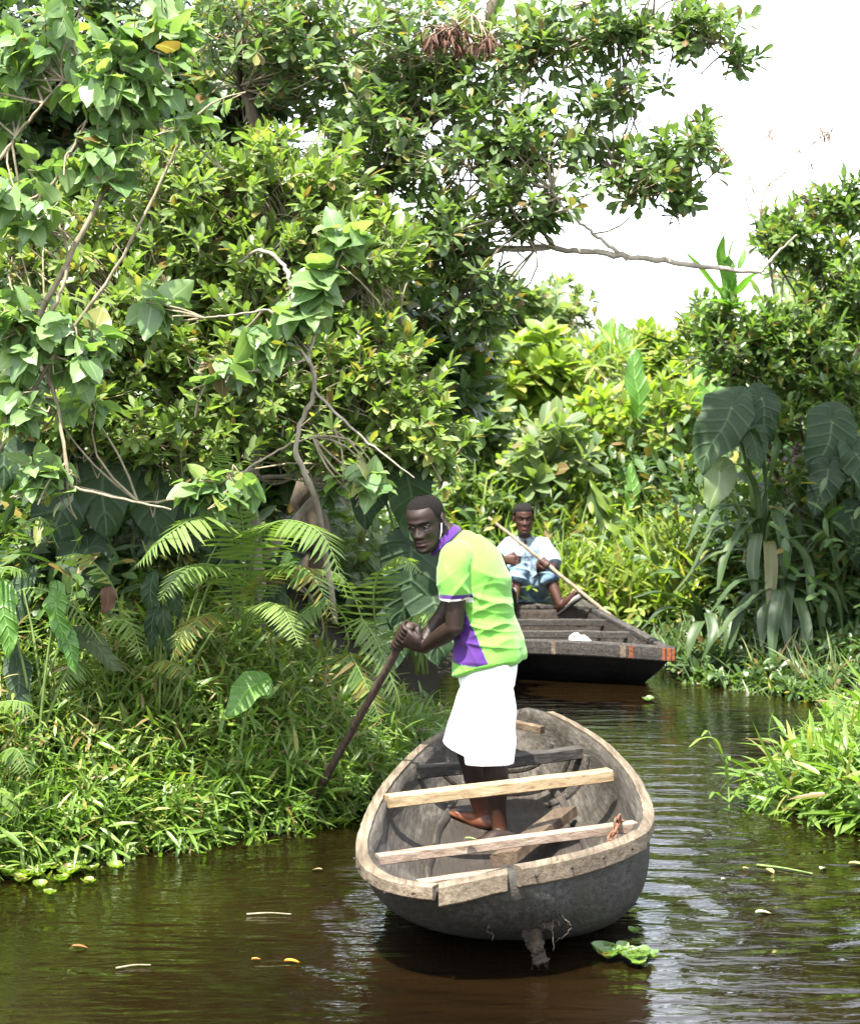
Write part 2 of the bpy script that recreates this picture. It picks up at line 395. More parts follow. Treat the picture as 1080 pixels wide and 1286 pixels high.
# smooth the tables with a dense spline
SD = catmull(ST, 90); SD = SD[np.argsort(SD[:, 0])]
def sheer(f): return 0.335 + 0.065 * f                     # the boat heels a little to its left
def boat_surface(inner):
    K = 29; th = np.linspace(-np.pi / 2, np.pi / 2, K); rows = []
    for k, (d, xl, xr, zk) in enumerate(SD):
        t = (d - D0) / DL
        zlift = 0.03 * max(0, (d - 9.4) / 1.2) ** 2
        w = (xr - xl) / 2; xc = (xl + xr) / 2
        if inner:
            d = D0 + 0.062 + t * (DL - 0.124); w = max(w - 0.042, 0.02); zk = zk + 0.10 + 0.03 * math.sin(np.pi * t); zk = min(zk, 0.31)
        sx = np.sign(np.sin(th)) * np.abs(np.sin(th)) ** 0.8
        zs = sheer((sx + 1) / 2) + zlift
        q = (0.62 + 0.14 * max(0, 1 - t / .5)) if not inner else 0.72
        z = zk + (zs - zk) * (1 - np.clip(np.cos(th), 0, 1) ** q)
        x = xc + w * sx + 0.09 * np.cos(th) * max(0, 1 - t / .6) * (1 if not inner else .6)
        if inner: x += 0.006 * np.sin(9 * d + 3 * sx); z = z + 0.004 * np.sin(14 * d) * np.cos(th)
        rows.append(np.stack([x, np.full(K, d), z], -1))
    def closing(r):                                        # upright end wall up to the rim
        e = r.copy(); f = np.linspace(0, 1, K); e[:, 0] = r[0, 0] + (r[-1, 0] - r[0, 0]) * f; e[:, 2] = r[0, 2] + (r[-1, 2] - r[0, 2]) * f; return e
    return np.array([closing(rows[0])] + rows + [closing(rows[-1])])
OUT = boat_surface(False); INN = boat_surface(True)
M_, K_ = OUT.shape[:2]
def grid_faces(m, k, flip=False):
    i, j = np.meshgrid(np.arange(m - 1), np.arange(k - 1), indexing='ij'); b = (i * k + j).ravel()
    Q = np.stack([b, b + 1, b + k + 1, b + k], -1)
    return Q[:, ::-1] if flip else Q
boat = empty('wooden_canoe', (0.28, 8.6, 0.0), 'weathered grey wooden canoe with pale gunwale strips carrying the standing man', 'boat')
BL = np.array(boat.location)
nO = M_ * K_
Vh = np.vstack([OUT.reshape(-1, 3), INN.reshape(-1, 3)]) - BL
Qo = grid_faces(M_, K_); Qi = grid_faces(M_, K_, True) + nO
i = np.arange(M_ - 1)
Ql = np.stack([i * K_, (i + 1) * K_, nO + (i + 1) * K_, nO + i * K_], -1); Qr = np.stack([i * K_ + K_ - 1, nO + i * K_ + K_ - 1, nO + (i + 1) * K_ + K_ - 1, (i + 1) * K_ + K_ - 1], -1)
j = np.arange(K_ - 1)
Qb = np.stack([j, nO + j, nO + j + 1, j + 1], -1); e = (M_ - 1) * K_
Qs = np.stack([e + j, e + j + 1, nO + e + j + 1, nO + e + j], -1)
Q = np.vstack([Qo, Qi, Ql, Qr, Qb, Qs]); midx = np.concatenate([np.full(len(Qo), 1), np.zeros(len(Qi) + len(Ql) + len(Qr)), np.ones(len(Qb) + len(Qs))])
link('hull', mesh_np('hull', Vh, Q, midx=midx), [HULL_IN, HULL_OUT], boat)
# pale rubbing strips nailed round the outside of the rim, in pieces
LR = OUT[::-1, 0, :]; RR = OUT[:, -1, :]; FR = OUT[0, 1:-1, :]
RIM = np.vstack([LR, FR[::3], RR])
seglen = np.concatenate([[0], np.cumsum(np.linalg.norm(np.diff(RIM, axis=0), axis=1))])
def rim_pts(a, b, n):
    s = np.linspace(a, b, n); P = np.stack([np.interp(s, seglen, RIM[:, c]) for c in range(3)], -1)
    for _ in range(4): P[1:-1] = (P[:-2] + 2 * P[1:-1] + P[2:]) / 4
    return P
def strip(name, a, b, h=0.052, t=0.024, drop=0.014, jit=0.001, mat=STRIP, lift=0.012):
    n = max(6, int((b - a) / 0.06)); P = rim_pts(a, b, n)
    T = np.gradient(P, axis=0); T[:, 2] = 0; T = nrm(T); O = np.stack([T[:, 1], -T[:, 0], np.zeros(n)], -1)
    cen = np.array([0.3, 8.6, 0]); s = np.sign(((P - cen) * O).sum(1)); s[s == 0] = 1; O *= s[:, None]
    P = P + rng.normal(0, jit, P.shape)
    hv = h * (1 + 0.05 * np.sin(np.linspace(0, 5, n)) + rng.normal(0, 0.015, n))
    prof = [(-0.020, 0), (t * 0.7, 0.0), (t, -0.10), (t * 1.05, -0.9), (t * 0.75, -1.0), (0.001, -1.0), (-0.02, -0.3)]
    rows = [P + O * x + np.array([0, 0, 1]) * (lift + hv[:, None] * z) for x, z in prof]
    Vv = np.stack(rows, 1); k = len(prof); g = Geo()
    i = np.arange(n - 1)[:, None] * k; j = np.arange(k)[None]; j2 = (j + 1) % k
    Qq = np.stack([i + j, i + j2, i + k + j2, i + k + j], -1).reshape(-1, 4)
    VV = np.vstack([Vv.reshape(-1, 3), Vv[0].mean(0), Vv[-1].mean(0)]); aa = n * k; jj = np.arange(k)
    T3 = np.vstack([np.stack([np.full(k, aa), (jj + 1) % k, jj], -1), np.stack([np.full(k, aa + 1), (n - 1) * k + jj, (n - 1) * k + (jj + 1) % k], -1)])
    g.put(VV - BL, Qq, T3); return link(name, g.mesh(name, smooth=False), mat, boat)
TOT = seglen[-1]; SB = seglen[len(LR) - 1]
strip('gunwale_strip', 0.25, SB + 0.02)
strip('gunwale_strip', SB + 0.03, SB + 0.265, h=0.072, t=0.034, jit=0.0015)
strip('gunwale_strip', SB + 0.30, SB + 1.05, h=0.07, t=0.03, lift=0.02)
strip('gunwale_strip', SB + 1.06, TOT - 0.2, h=0.05, t=0.022)
def bar(name, A, B, w, h, mat, jit=0.0007, parent=boat, seg=10):
    g = Geo(); box_between(g, np.array(A) - BL, np.array(B) - BL, w, h, jit=jit, seg=seg); return link(name, g.mesh(name, smooth=False), mat, parent)
tag(bar('thwart', PZ(506, 973, 0.285), PZ(734, 944, 0.33), 0.065, 0.055, BAR_DARK, 0.003), 'dark old crossbar')
tag(bar('thwart', PZ(486, 1006, 0.335), PZ(766, 973, 0.385), 0.075, 0.05, BAR_PALE), 'fresh yellow sawn crossbar')
tag(bar('thwart', PZ(474, 1079, 0.33), PZ(797, 1037, 0.385), 0.055, 0.036, BAR_PINK), 'thin pinkish crossbar')
tag(bar('thwart', PZ(525, 1111, 0.322), PZ(770, 1078, 0.36), 0.05, 0.03, BAR_PINK), 'narrow crossbar close behind the bow')
# bits of plank inside the stern and bow
bar('stern_plank', PZ(628, 905, 0.40), PZ(681, 917, 0.375), 0.045, 0.035, PLANK_BR, 0.001)
def rib(d, a0, a1, w=0.05, t=0.03):
    k = int(np.argmin(np.abs(SD[:, 0] - d))) + 1; P = INN[k][a0:a1] - BL
    cen = np.array([INN[k][:, 0].mean() - BL[0], P[0, 1], 0.4]); g = Geo()
    inn = P + nrm(cen - P) * t * 0.5
    ringtube(g, inn, t * 0.6, w / 2, ref=(0, 1, 0), sides=8, power=4); link('rib', g.mesh('rib', smooth=False), HULL_IN, boat)
rib(10.02, 3, 27, 0.06); rib(10.3, 4, 26, 0.05); rib(9.72, 18, 28, 0.05, 0.025)
for side, idx in ((0, 8), (1, 20)):                        # long battens pinned inside the hull
    P = INN[14:74, idx] - BL; inw = np.array([0.012 if side == 0 else -0.012, 0, 0.006]); g = Geo(); ringtube(g, P + inw, 0.018, 0.010, ref=(1.0 if side == 0 else -1.0, 0, .6), sides=8, n=30, power=4); link('batten', g.mesh('batten', smooth=False), HULL_IN, boat)
NAIL = wood_mat('nail', (0.02, 0.015, 0.012), (0.03, 0.02, 0.015), (0.05, 0.03, 0.02))
for s_n in [SB - 0.62, SB - 0.45, SB - 0.30, SB - 0.17, SB - 0.05, SB + 0.06, SB + 0.22, SB + 0.36, SB + 0.52, SB + 0.70, SB + 0.9]:
    P = rim_pts(s_n - .01, s_n + .01, 3); T = nrm((P[2] - P[0]) * [1, 1, 0]); O = np.array([T[1], -T[0], 0]); O = O if O @ (P[1] - np.array([.3, 8.6, .3])) > 0 else -O
    c_ = P[1] + O * .0315 + np.array([0, 0, -.014 + rng.normal(0, .006)]); g = Geo(); ringtube(g, [c_ - O * .008 - BL, c_ + O * .002 - BL], .005, sides=8); link('nail', g.mesh('nail'), NAIL, boat)
# torn wood and fibres hanging under the bow
def ragged(name, A, B, w, t, mat, parent=boat, jit=0.012, n=14, ref=(0, 1, 0)):
    P = catmull(np.array([A, (np.array(A) + B) / 2 + rng.normal(0, 0.01, 3), B]), n) - BL
    ra = w * (0.85 + 0.12 * np.sin(np.linspace(0.5, 6, n)) + rng.normal(0, 0.05, n)); ra[-1] *= 0.7
    g = Geo(); ringtube(g, P, np.maximum(ra, 0.004), t * (1 + rng.normal(0, 0.15, n)), ref=ref, sides=12)
    V0 = g.V[0]; V0 += rng.normal(0, jit, V0.shape) * np.array([1, 0.6, 1]); return link(name, g.mesh(name, smooth=False), mat, parent)
ROT = wood_mat('rotten_wood', (0.02, 0.014, 0.009), (0.055, 0.04, 0.025), (0.13, 0.10, 0.065), grain=(9, 9, 2.0), crack=0.7, stain=(0.03, 0.02, 0.01), stain_amt=0.6, bstr=1.0)
tag(ragged('torn_plank', (0.345, 7.27, 0.19), (0.39, 7.22, 0.035), 0.036, 0.016, ROT, jit=0.003, n=24), 'shredded piece of rotten wood hanging under the bow')
for A, B, w_ in [((0.24, 7.2, 0.22), (0.42, 7.22, 0.18), 0.035), ((0.42, 7.29, 0.23), (0.56, 7.40, 0.18), 0.03), ((0.12, 7.16, 0.235), (0.24, 7.2, 0.20), 0.022), ((0.47, 7.32, 0.21), (0.50, 7.40, 0.12), 0.03), ((0.30, 7.12, 0.28), (0.44, 7.17, 0.25), 0.03)]:
    ragged('torn_plank', A, B, w_, 0.016, ROT, jit=0.008, ref=(0, 1, 0.4))
def strand(P, r=0.0022, mat=ROT):
    g = Geo(); A = catmull(np.array(P), 14) - BL; A[1:-1] += rng.normal(0, 0.004, (12, 3)); ringtube(g, A, np.linspace(r, r * 0.4, 14), sides=5); link('fibre', g.mesh('fibre'), mat, boat)
FIB = wood_mat('dry_fibre', (0.10, 0.08, 0.055), (0.17, 0.14, 0.10), (0.25, 0.21, 0.15), crack=0.1)
for px, py, l in [(690, 1118, 0.13), (693, 1120, 0.20), (618, 1150, 0.09), (706, 1150, 0.10), (700, 1128, 0.10)]:
    a = PX(px, py, 7.17); strand([a, a + [0.02 * rng.normal(), 0.01, -l * 0.5], a + [0.02 + 0.02 * rng.normal(), 0.02 * rng.normal(), -l]], 0.0022, FIB)
for k in range(5):
    a = np.array([0.385 + 0.014 * (k - 2), 7.222, 0.05]); strand([a, a + [0.004 * rng.normal(), 0, -.012], a + [0.008 * rng.normal(), 0, -.03 - .012 * rng.uniform()]], 0.002, ROT)
# loose things lying in the canoe
def chain(name, P, label, link_r=0.017, wire=0.0045):
    P = np.array(P); s = np.concatenate([[0], np.cumsum(np.linalg.norm(np.diff(P, axis=0), axis=1))]); n = int(s[-1] / (link_r * 1.5)); g = Geo()
    t = np.linspace(0, s[-1], n); C = np.stack([np.interp(t, s, P[:, c]) for c in range(3)], -1); T = nrm(np.gradient(C, axis=0))
    for k in range(n):
        u = nrm(np.cross(T[k], rng.normal(0, 1, 3))); v = np.cross(T[k], u); side = u if k % 2 else v
        a = np.linspace(0, 2 * np.pi, 13)[:, None]
        ringtube(g, C[k] + T[k] * np.cos(a) * link_r * 1.25 + side * np.sin(a) * link_r * 0.75, wire, sides=5, cap=False)
    o = link(name, g.mesh(name), RUST); tag(o, label, 'chain'); return o
chain('rusty_chain', [PX(780, 1040, 7.90), PX(779, 1029, 7.85), PX(776, 1028, 7.78), PX(773, 1038, 7.74), PX(769, 1050, 7.72), PX(765, 1062, 7.70), PX(760, 1073, 7.69), PX(768, 1074, 7.70), PX(772, 1062, 7.72)], 'rusty chain hooked over the end of the thin pinkish crossbar', 0.02, 0.0055)
c0 = PZ(645, 965, 0.12)
chain('rusty_chain', [c0 + [-0.03, 0.16, 0.05], c0 + [0.0, 0.1, 0.03], c0 + [0.05, 0.06, 0.02], c0 + [-0.02, 0.02, 0.01], c0 + [0.03, -0.05, 0.0], c0 + [-0.01, -0.14, -0.012], c0 + [0.035, -0.2, -0.02], c0 + [-0.02, -0.24, -0.02]], 'dark chain piled on the canoe floor beyond the yellow crossbar', 0.02, 0.006)
g = Geo(); A = np.array((0.30, 8.42, 0.135)); B = np.array((0.60, 9.22, 0.165)); box_between(g, A, B, 0.115, 0.05, up=(-0.25, 0, 1), jit=0.0006, seg=12)
o = link('loose_plank', g.mesh('loose_plank', smooth=False), PLANK_BR); tag(o, 'short brown plank lying loose on the canoe floor', 'plank')

# ------------------------------------------------------------------ the far boat
fb = empty('dark_punt', (0.98, 15.8, 0.0), 'black tarred wooden punt with orange paint marks on its rim', 'boat')
FL = np.array(fb.location)
tt = np.array([0, 0.12, 0.3, 0.66, 1.0])
Lr = np.array([(0.42, 14.86, 0.225), (0.42, 15.0, 0.235), (0.46, 15.5, 0.27), (0.58, 16.5, 0.32), (0.60, 17.45, 0.35)])
Rr = np.array([(1.672, 14.36, 0.225), (1.655, 14.6, 0.235), (1.54, 15.15, 0.27), (1.30, 16.5, 0.32), (1.16, 17.45, 0.35)])
Lb = np.array([(0.60, 15.05, -0.04), (0.60, 15.25, -0.10), (0.64, 15.8, -0.12), (0.68, 16.6, -0.12), (0.70, 17.4, -0.05)])
Rb = np.array([(1.47, 14.66, -0.04), (1.46, 14.95, -0.10), (1.36, 15.6, -0.12), (1.18, 16.6, -0.12), (1.06, 17.4, -0.05)])
n = 24; Lr, Rr, Lb, Rb = (catmull(a, n) for a in (Lr, Rr, Lb, Rb))
def sect(off_w, off_z, lift=0.0):
    rows = []
    for k in range(n):
        ax = nrm(Rr[k] - Lr[k]); a = Lr[k] + ax * off_w; b = Rr[k] - ax * off_w; c = Lb[k] + ax * off_w + [0, 0, off_z]; d = Rb[k] - ax * off_w + [0, 0, off_z]
        bow = np.array([0, 0, 0.012])
        pts = [a, a * 0.55 + c * 0.45 + ax * -0.02, a * 0.15 + c * 0.85, c * 0.92 + d * 0.08, c * 0.6 + d * 0.4, c * 0.4 + d * 0.6, c * 0.08 + d * 0.92, b * 0.15 + d * 0.85, b * 0.55 + d * 0.45 + ax * 0.02, b]
        rows.append(pts)
    return np.array(rows)
So_ = sect(0, 0); Si_ = sect(0.045, 0.05)
Si_[0] += [0.0, 0.10, 0]; Si_[1] += [0, 0.07, 0]; Si_[-1] -= [0, 0.05, 0]
kk = So_.shape[1]; n0 = n * kk
Vf = np.vstack([So_.reshape(-1, 3), Si_.reshape(-1, 3)]) - FL
i = np.arange(n - 1); j = np.arange(kk - 1); e = (n - 1) * kk
Qall = [grid_faces(n, kk), grid_faces(n, kk, True) + n0,
        np.stack([i * kk, (i + 1) * kk, n0 + (i + 1) * kk, n0 + i * kk], -1), np.stack([i * kk + kk - 1, n0 + i * kk + kk - 1, n0 + (i + 1) * kk + kk - 1, (i + 1) * kk + kk - 1], -1)]
caps = [[0, kk - 1, kk - 2, 1], [1, kk - 2, kk - 3, 2], [2, kk - 3, kk - 4, 3], [3, kk - 4, 5, 4]]
capo = np.array(caps); cap_in = capo[:, ::-1] + n0
cape = capo[:, ::-1] + e; cape_in = capo + n0 + e
edge = np.array([[0, n0, n0 + kk - 1, kk - 1], [e, e + kk - 1, n0 + e + kk - 1, n0 + e]])
Q = np.vstack(Qall + [capo, cap_in, cape, cape_in, edge])
mi = np.zeros(len(Q)); a = len(Qall[0]); mi[a:a + len(Qall[1])] = 1; b_ = sum(len(q) for q in Qall); mi[b_ + 4:b_ + 8] = 1; mi[-6:-2] = 1
me = mesh_np('hull', Vf, Q, midx=mi, smooth=False)
link('hull', me, [TAR, TAR_IN], fb)
def fbar(name, A, B, w, h, mat, jit=0.002, up=(0, 0, 1), seg=10):
    g = Geo(); box_between(g, np.array(A) - FL, np.array(B) - FL, w, h, jit=jit, up=up, seg=seg); return link(name, g.mesh(name, smooth=False), mat, fb)
ORANGE = wood_mat('orange_paint', (0.25, 0.045, 0.012), (0.38, 0.09, 0.02), (0.45, 0.15, 0.05), crack=0.4)
def rail(P, name, w=0.07, h=0.05):
    P = catmull(P, 16)
    g = Geo(); ringtube(g, P - FL + [0, 0, 0.012], w / 2, h / 2, ref=(0, 0, 1), sides=12, power=5); link(name, g.mesh(name, smooth=False), TAR_RIM, fb)
rail(Lr[::2], 'gunwale'); rail(Rr[::2], 'gunwale')
front = np.array([Lr[0] + [-0.03, 0.0, 0.012], Lr[0] * 0.5 + Rr[0] * 0.5 + [0, -0.04, 0.03], Rr[0] + [0.03, 0, 0.012]])
fp = catmull(front, 14)
g = Geo(); ringtube(g, fp - FL + [0, 0.02, 0], 0.035, 0.055, ref=(0, 0, 1), sides=12, power=5); link('bow_board', g.mesh('bow_board', smooth=False), TAR_RIM, fb)
def patch_on_bow(t0, t1, mat):
    P = catmull(front, 200)[int(t0 * 199):int(t1 * 199) + 1]; P = P[[0, -1]] + [0, -0.019, 0.0]
    g = Geo(); T = nrm(P[1] - P[0]); 
    box_between(g, P[0] - FL, P[1] - FL, 0.008, 0.085, seg=3); link('paint_patch', g.mesh('paint_patch', smooth=False), mat, fb)
for t0, t1 in ((0.76, 0.785), (0.93, 0.945), (0.958, 0.975), (0.982, 0.995)): patch_on_bow(t0, t1, ORANGE)
for t0, t1 in ((0.715, 0.745), (0.36, 0.38)): patch_on_bow(t0, t1, STRIP)
fbar('thwart', (0.52, 16.0, 0.285), (1.40, 16.0, 0.285), 0.06, 0.05, TAR_RIM)
fbar('thwart', (0.50, 15.45, 0.262), (1.50, 15.35, 0.262), 0.06, 0.05, TAR_RIM)
fbar('bulkhead', (0.58, 16.53, 0.20), (1.32, 16.53, 0.20), 0.04, 0.26, TAR_IN)
for k in range(5): fbar('deck_board', (0.60, 16.63 + k * 0.165, 0.345 + 0.002 * (k % 2)), (1.26 - 0.02 * k, 16.63 + k * 0.165, 0.345 + 0.002 * (k % 2)), 0.155, 0.025, TAR_RIM)
fbar('frame', (1.34, 15.1, 0.02), (1.52, 15.1, 0.25), 0.05, 0.05, TAR_RIM, up=(0, 1, 0)); fbar('frame', (1.28, 15.75, 0.0), (1.43, 15.75, 0.27), 0.05, 0.05, TAR_RIM, up=(0, 1, 0))
m, nt, out = new_mat('white_plastic'); principled(nt, out, mix_c(nt, noise(nt, coords(nt, 'Object'), 12), (0.36, 0.36, 0.30), (0.48, 0.47, 0.41)), 0.5)
g = Geo(); A = np.array((1.10, 15.25, 0.05))
ringtube(g, [A, A + [0.01, 0.03, 0.14], A + [0.015, 0.045, 0.19], A + [0.015, 0.05, 0.215]], [0.10, 0.10, 0.06, 0.025], [0.07, 0.07, 0.045, 0.025], ref=(0, 1, 0), sides=20, n=14, power=4)
jug = link('plastic_jug', g.mesh('plastic_jug'), m); tag(jug, 'white plastic jug standing on the floor of the black punt', 'jug')
g = Geo(); ringtube(g, [A + [-0.06, 0.03, 0.15], A + [-0.065, 0.04, 0.2], A + [-0.02, 0.05, 0.225], A + [0.0, 0.05, 0.21]], 0.012, sides=8, n=12); o = link('handle', g.mesh('handle'), m, jug)
# ------------------------------------------------------------------ people
def perp(v, u):
    v = np.asarray(v, float); u = nrm(u); return nrm(v - (v @ u) * u)
HEADT = np.array([  # z, front y, back y, half width
    (-0.122, 0.060, 0.022, 0.014), (-0.116, 0.078, 0.004, 0.031), (-0.104, 0.089, -0.012, 0.043), (-0.085, 0.091, -0.030, 0.053), (-0.06, 0.090, -0.058, 0.061),
    (-0.03, 0.088, -0.080, 0.067), (0.0, 0.087, -0.092, 0.071), (0.03, 0.091, -0.098, 0.075), (0.06, 0.087, -0.096, 0.0755), (0.085, 0.072, -0.085, 0.068), (0.105, 0.045, -0.062, 0.051), (0.118, 0.012, -0.030, 0.027), (0.122, -0.002, -0.016, 0.009)])
def head_arrays():
    A = catmull(HEADT, 90); z = A[:, 0]; seg = 96
    th = np.linspace(0, 2 * np.pi, seg, endpoint=False)
    yc = (A[:, 1] + A[:, 2]) / 2; yr = (A[:, 1] - A[:, 2]) / 2
    c = np.cos(th); s = np.sin(th)
    c2 = np.sign(c) * np.abs(c) ** 0.92; s2 = np.sign(s) * np.abs(s) ** 0.92
    X = A[:, 3][:, None] * s2[None]; Y = yc[:, None] + yr[:, None] * c2[None]; Z = np.repeat(z[:, None], seg, 1)
    fr = np.clip((Y - 0.01) / 0.05, 0, 1)
    def g(a, x0, sx, z0, sz):
        return a * np.exp(-((X - x0) / sx) ** 2 - ((Z - z0) / sz) ** 2) * fr
    D = g(.009, 0, .010, .004, .016) + g(.016, 0, .012, -.018, .014) + g(.021, 0, .0155, -.034, .011)
    for sg in (-1, 1):
        D = D + g(.012, sg * .0155, .009, -.038, .009) + g(-.017, sg * .031, .016, .004, .011) + g(.007, sg * .028, .022, .025, .009) + g(.007, sg * .046, .018, -.022, .018) + g(-.006, sg * .045, .018, -.065, .02)
    D = D + g(.004, 0, .02, .024, .010) + g(.013, 0, .021, -.0600, .0065) + g(.013, 0, .019, -.0745, .007) + g(-.009, 0, .024, -.0672, .0032) + g(-.006, 0, .022, -.0880, .006) + g(.008, 0, .019, -.106, .012) + g(.005, 0, .04, .055, .02)
    Y = Y + D
    V = np.stack([X, Y, Z], -1).reshape(-1, 3); k = len(A)
    i = np.arange(k - 1)[:, None] * seg; j = np.arange(seg)[None]; j2 = (j + 1) % seg
    Q = np.stack([i + j2, i + j, i + seg + j, i + seg + j2], -1).reshape(-1, 4)
    V = np.vstack([V, V[:seg].mean(0), V[-seg:].mean(0)]); a = k * seg; jj = np.arange(seg)
    T = np.vstack([np.stack([np.full(seg, a), jj, (jj + 1) % seg], -1), np.stack([np.full(seg, a + 1), (k - 1) * seg + (jj + 1) % seg, (k - 1) * seg + jj], -1)])
    return V, Q, T
class HeadFrame:
    def __init__(s, C, fwd, up, k=1.0):
        s.C = np.asarray(C, float); s.Y = nrm(fwd); s.Z = perp(up, s.Y); s.X = np.cross(s.Y, s.Z); s.k = k
    def w(s, P): P = np.atleast_2d(np.asarray(P, float)) * s.k; return s.C + P[:, :1] * s.X + P[:, 1:2] * s.Y + P[:, 2:3] * s.Z
    def inv(s, P): D = (P - s.C) / s.k; return np.stack([D @ s.X, D @ s.Y, D @ s.Z], -1)
def put_head(geo, H):
    V, Q, T = head_arrays(); geo.put(H.w(V), Q, T)
    for sg in (-1, 1):                                     # ears: a rim round a hollow
        a = np.linspace(0, 2 * np.pi, 15)
        P = np.stack([sg * (0.077 + 0.012 * (1 - np.sin(a + 1.2)) * 0.6), -0.012 - 0.014 * np.sin(a) - 0.006 * np.cos(a), 0.004 + 0.030 * np.cos(a)], -1)
        ringtube(geo, H.w(P), 0.0055 * H.k, sides=8)
        ringtube(geo, H.w(np.array([(sg * 0.069, -0.006, 0.028), (sg * 0.074, -0.012, 0.005), (sg * 0.071, -0.004, -0.026)])), np.array([0.008, 0.011, 0.008]) * H.k, np.array([0.004, 0.004, 0.004]) * H.k, ref=H.X * sg, sides=10, round_end=1)
def limb(geo, P, r, n=16, sides=18, rb=None, ref=(0.2, 1, 0.1)):
    ringtube(geo, np.array(P, float), np.array(r, float), None if rb is None else np.array(rb, float), ref=ref, sides=sides, n=n, round_end=1.0)
def hand(geo, C, a, p, q, Rp, k=1.0, curl=1.0):
    """hand closed round a rod: a along the rod towards the thumb side, p from palm to rod, q the way the fingers leave the palm"""
    a, p, q = nrm(a), nrm(p), nrm(q); rho = Rp + 0.0095 * k
    def at(o, ang, e=0.0): return C + a * o + (rho + e) * (-p * math.cos(ang) + q * math.sin(ang))
    for f, (o, ln) in enumerate(((0.033, 0.95), (0.011, 1.05), (-0.011, 1.0), (-0.032, 0.82))):
        angs = [R(x) * ln * curl for x in (-30, 30, 80, 125, 165, 205)]
        P = [at(o * k * (1 - 0.03 * i), an, 0.006 if i == 0 else (0.0035 if i in (1, 3) else 0.001)) for i, an in enumerate(angs)]
        limb(geo, P, [0.0105 * k, 0.0102 * k, 0.0092 * k, 0.0094 * k, 0.0084 * k, 0.0070 * k], n=18, sides=10)
    W = C - p * (rho + 0.004) - q * 0.098 * k
    ringtube(geo, np.array([W - q * 0.01, C - p * (rho + 0.012) - q * 0.055 * k, C - p * (rho + 0.008) - q * 0.012 * k, at(0, R(-20), 0.004)]), np.array([0.027, 0.040, 0.043, 0.040]) * k, np.array([0.020, 0.019, 0.016, 0.012]) * k, ref=p, sides=16, n=12, round_end=1, power=2.6)
    th = [C + a * 0.030 * k - p * (rho + 0.006) - q * 0.06 * k, C + a * 0.050 * k - p * rho * 0.5 - q * 0.035 * k, C + a * 0.048 * k + p * 0.004 - q * (rho + 0.006), C + a * 0.036 * k + p * (rho * 0.9) - q * (rho * 0.55), C + a * 0.026 * k + p * (rho + 0.002) + q * 0.006]
    limb(geo, th, np.array([0.017, 0.0145, 0.0118, 0.0112, 0.0085]) * k, n=16, sides=12)
    return W
def bare_foot(geo, heel, d, z, k=1.0, toe_lift=0.0, side=1):
    """heel point on the floor, horizontal direction d"""
    d = nrm(np.array([d[0], d[1], 0.0])); s = np.array([-d[1], d[0], 0]) * side; up = np.array([0, 0, 1.0]); h = np.array([heel[0], heel[1], z])
    tl = up * toe_lift
    P = [h + up * .030 + d * -.008, h + up * .036 + d * .03, h + up * .040 + d * .075, h + up * .030 + d * .125 + tl * .4, h + up * .020 + d * .168 + tl * .7, h + up * .014 + d * .195 + tl]
    ringtube(geo, np.array(P) , np.array([.026, .034, .034, .039, .046, .042]) * k, np.array([.026, .034, .037, .028, .019, .012]) * k, ref=up, sides=20, n=20, round_end=1)
    for i, (o, l, r) in enumerate(((.031, .045, .0135), (.011, .045, .0105), (-.007, .040, .0098), (-.023, .033, .0092), (-.036, .024, .0088))):
        a = h + d * (.185 - .010 * i) + s * o + up * .013 + tl; limb(geo, [a, a + d * l * .5 + up * .004, a + d * l - up * .002 + tl * .1], [r, r * .95, r * .85], n=8, sides=10)
def remesh(name, geo, voxel, smooth=3, extra=None):
    V = np.concatenate(geo.V); F = []
    if geo.Q: F.append(np.concatenate(geo.Q))
    if geo.T: F.append(np.concatenate(geo.T))
    me = mesh_np('tmp', V, F); o = bpy.data.objects.new('tmp', me); COL.objects.link(o)
    md = o.modifiers.new('r', 'REMESH'); md.mode = 'VOXEL'; md.voxel_size = voxel; md.use_smooth_shade = True
    if smooth: ms = o.modifiers.new('s', 'SMOOTH'); ms.factor = 0.5; ms.iterations = smooth
    dg = bpy.context.evaluated_depsgraph_get(); ev = o.evaluated_get(dg); r = bpy.data.meshes.new_from_object(ev); r.name = name
    bpy.data.objects.remove(o); bpy.data.meshes.remove(me)
    r.polygons.foreach_set('use_smooth', np.ones(len(r.polygons), bool))
    return r
def get_co(me): a = np.empty(len(me.vertices) * 3, np.float32); me.vertices.foreach_get('co', a); return a.reshape(-1, 3).astype(float)
def get_no(me): a = np.empty(len(me.vertices) * 3, np.float32); me.vertex_normals.foreach_get('vector', a); return a.reshape(-1, 3).astype(float)
def set_co(me, V): me.vertices.foreach_set('co', np.ascontiguousarray(V, np.float32).ravel()); me.update()
def set_tint(me, C):
    a = me.attributes.new('tint', 'FLOAT_COLOR', 'POINT'); C = np.hstack([C, np.ones((len(C), 1))]); a.data.foreach_set('color', np.ascontiguousarray(C, np.float32).ravel())
def creases(P, specs, seed=2):
    """sharp pinched folds: (centre, direction across the folds, frequency, height, reach)"""
    r = np.random.default_rng(seed); o = np.zeros(len(P))
    for c, d, f, a, rad in specs:
        d = nrm(d); D = P - np.asarray(c); w_ = np.exp(-((D ** 2).sum(1)) / rad ** 2); ph = f * (D @ d) + 1.3 * np.sin(D @ r.normal(0, 9, 3) + r.uniform(0, 6)) + r.uniform(0, 6)
        o += a * w_ * ((1 - np.abs(np.sin(ph))) ** 2 * 1.6 - .4)
    return o
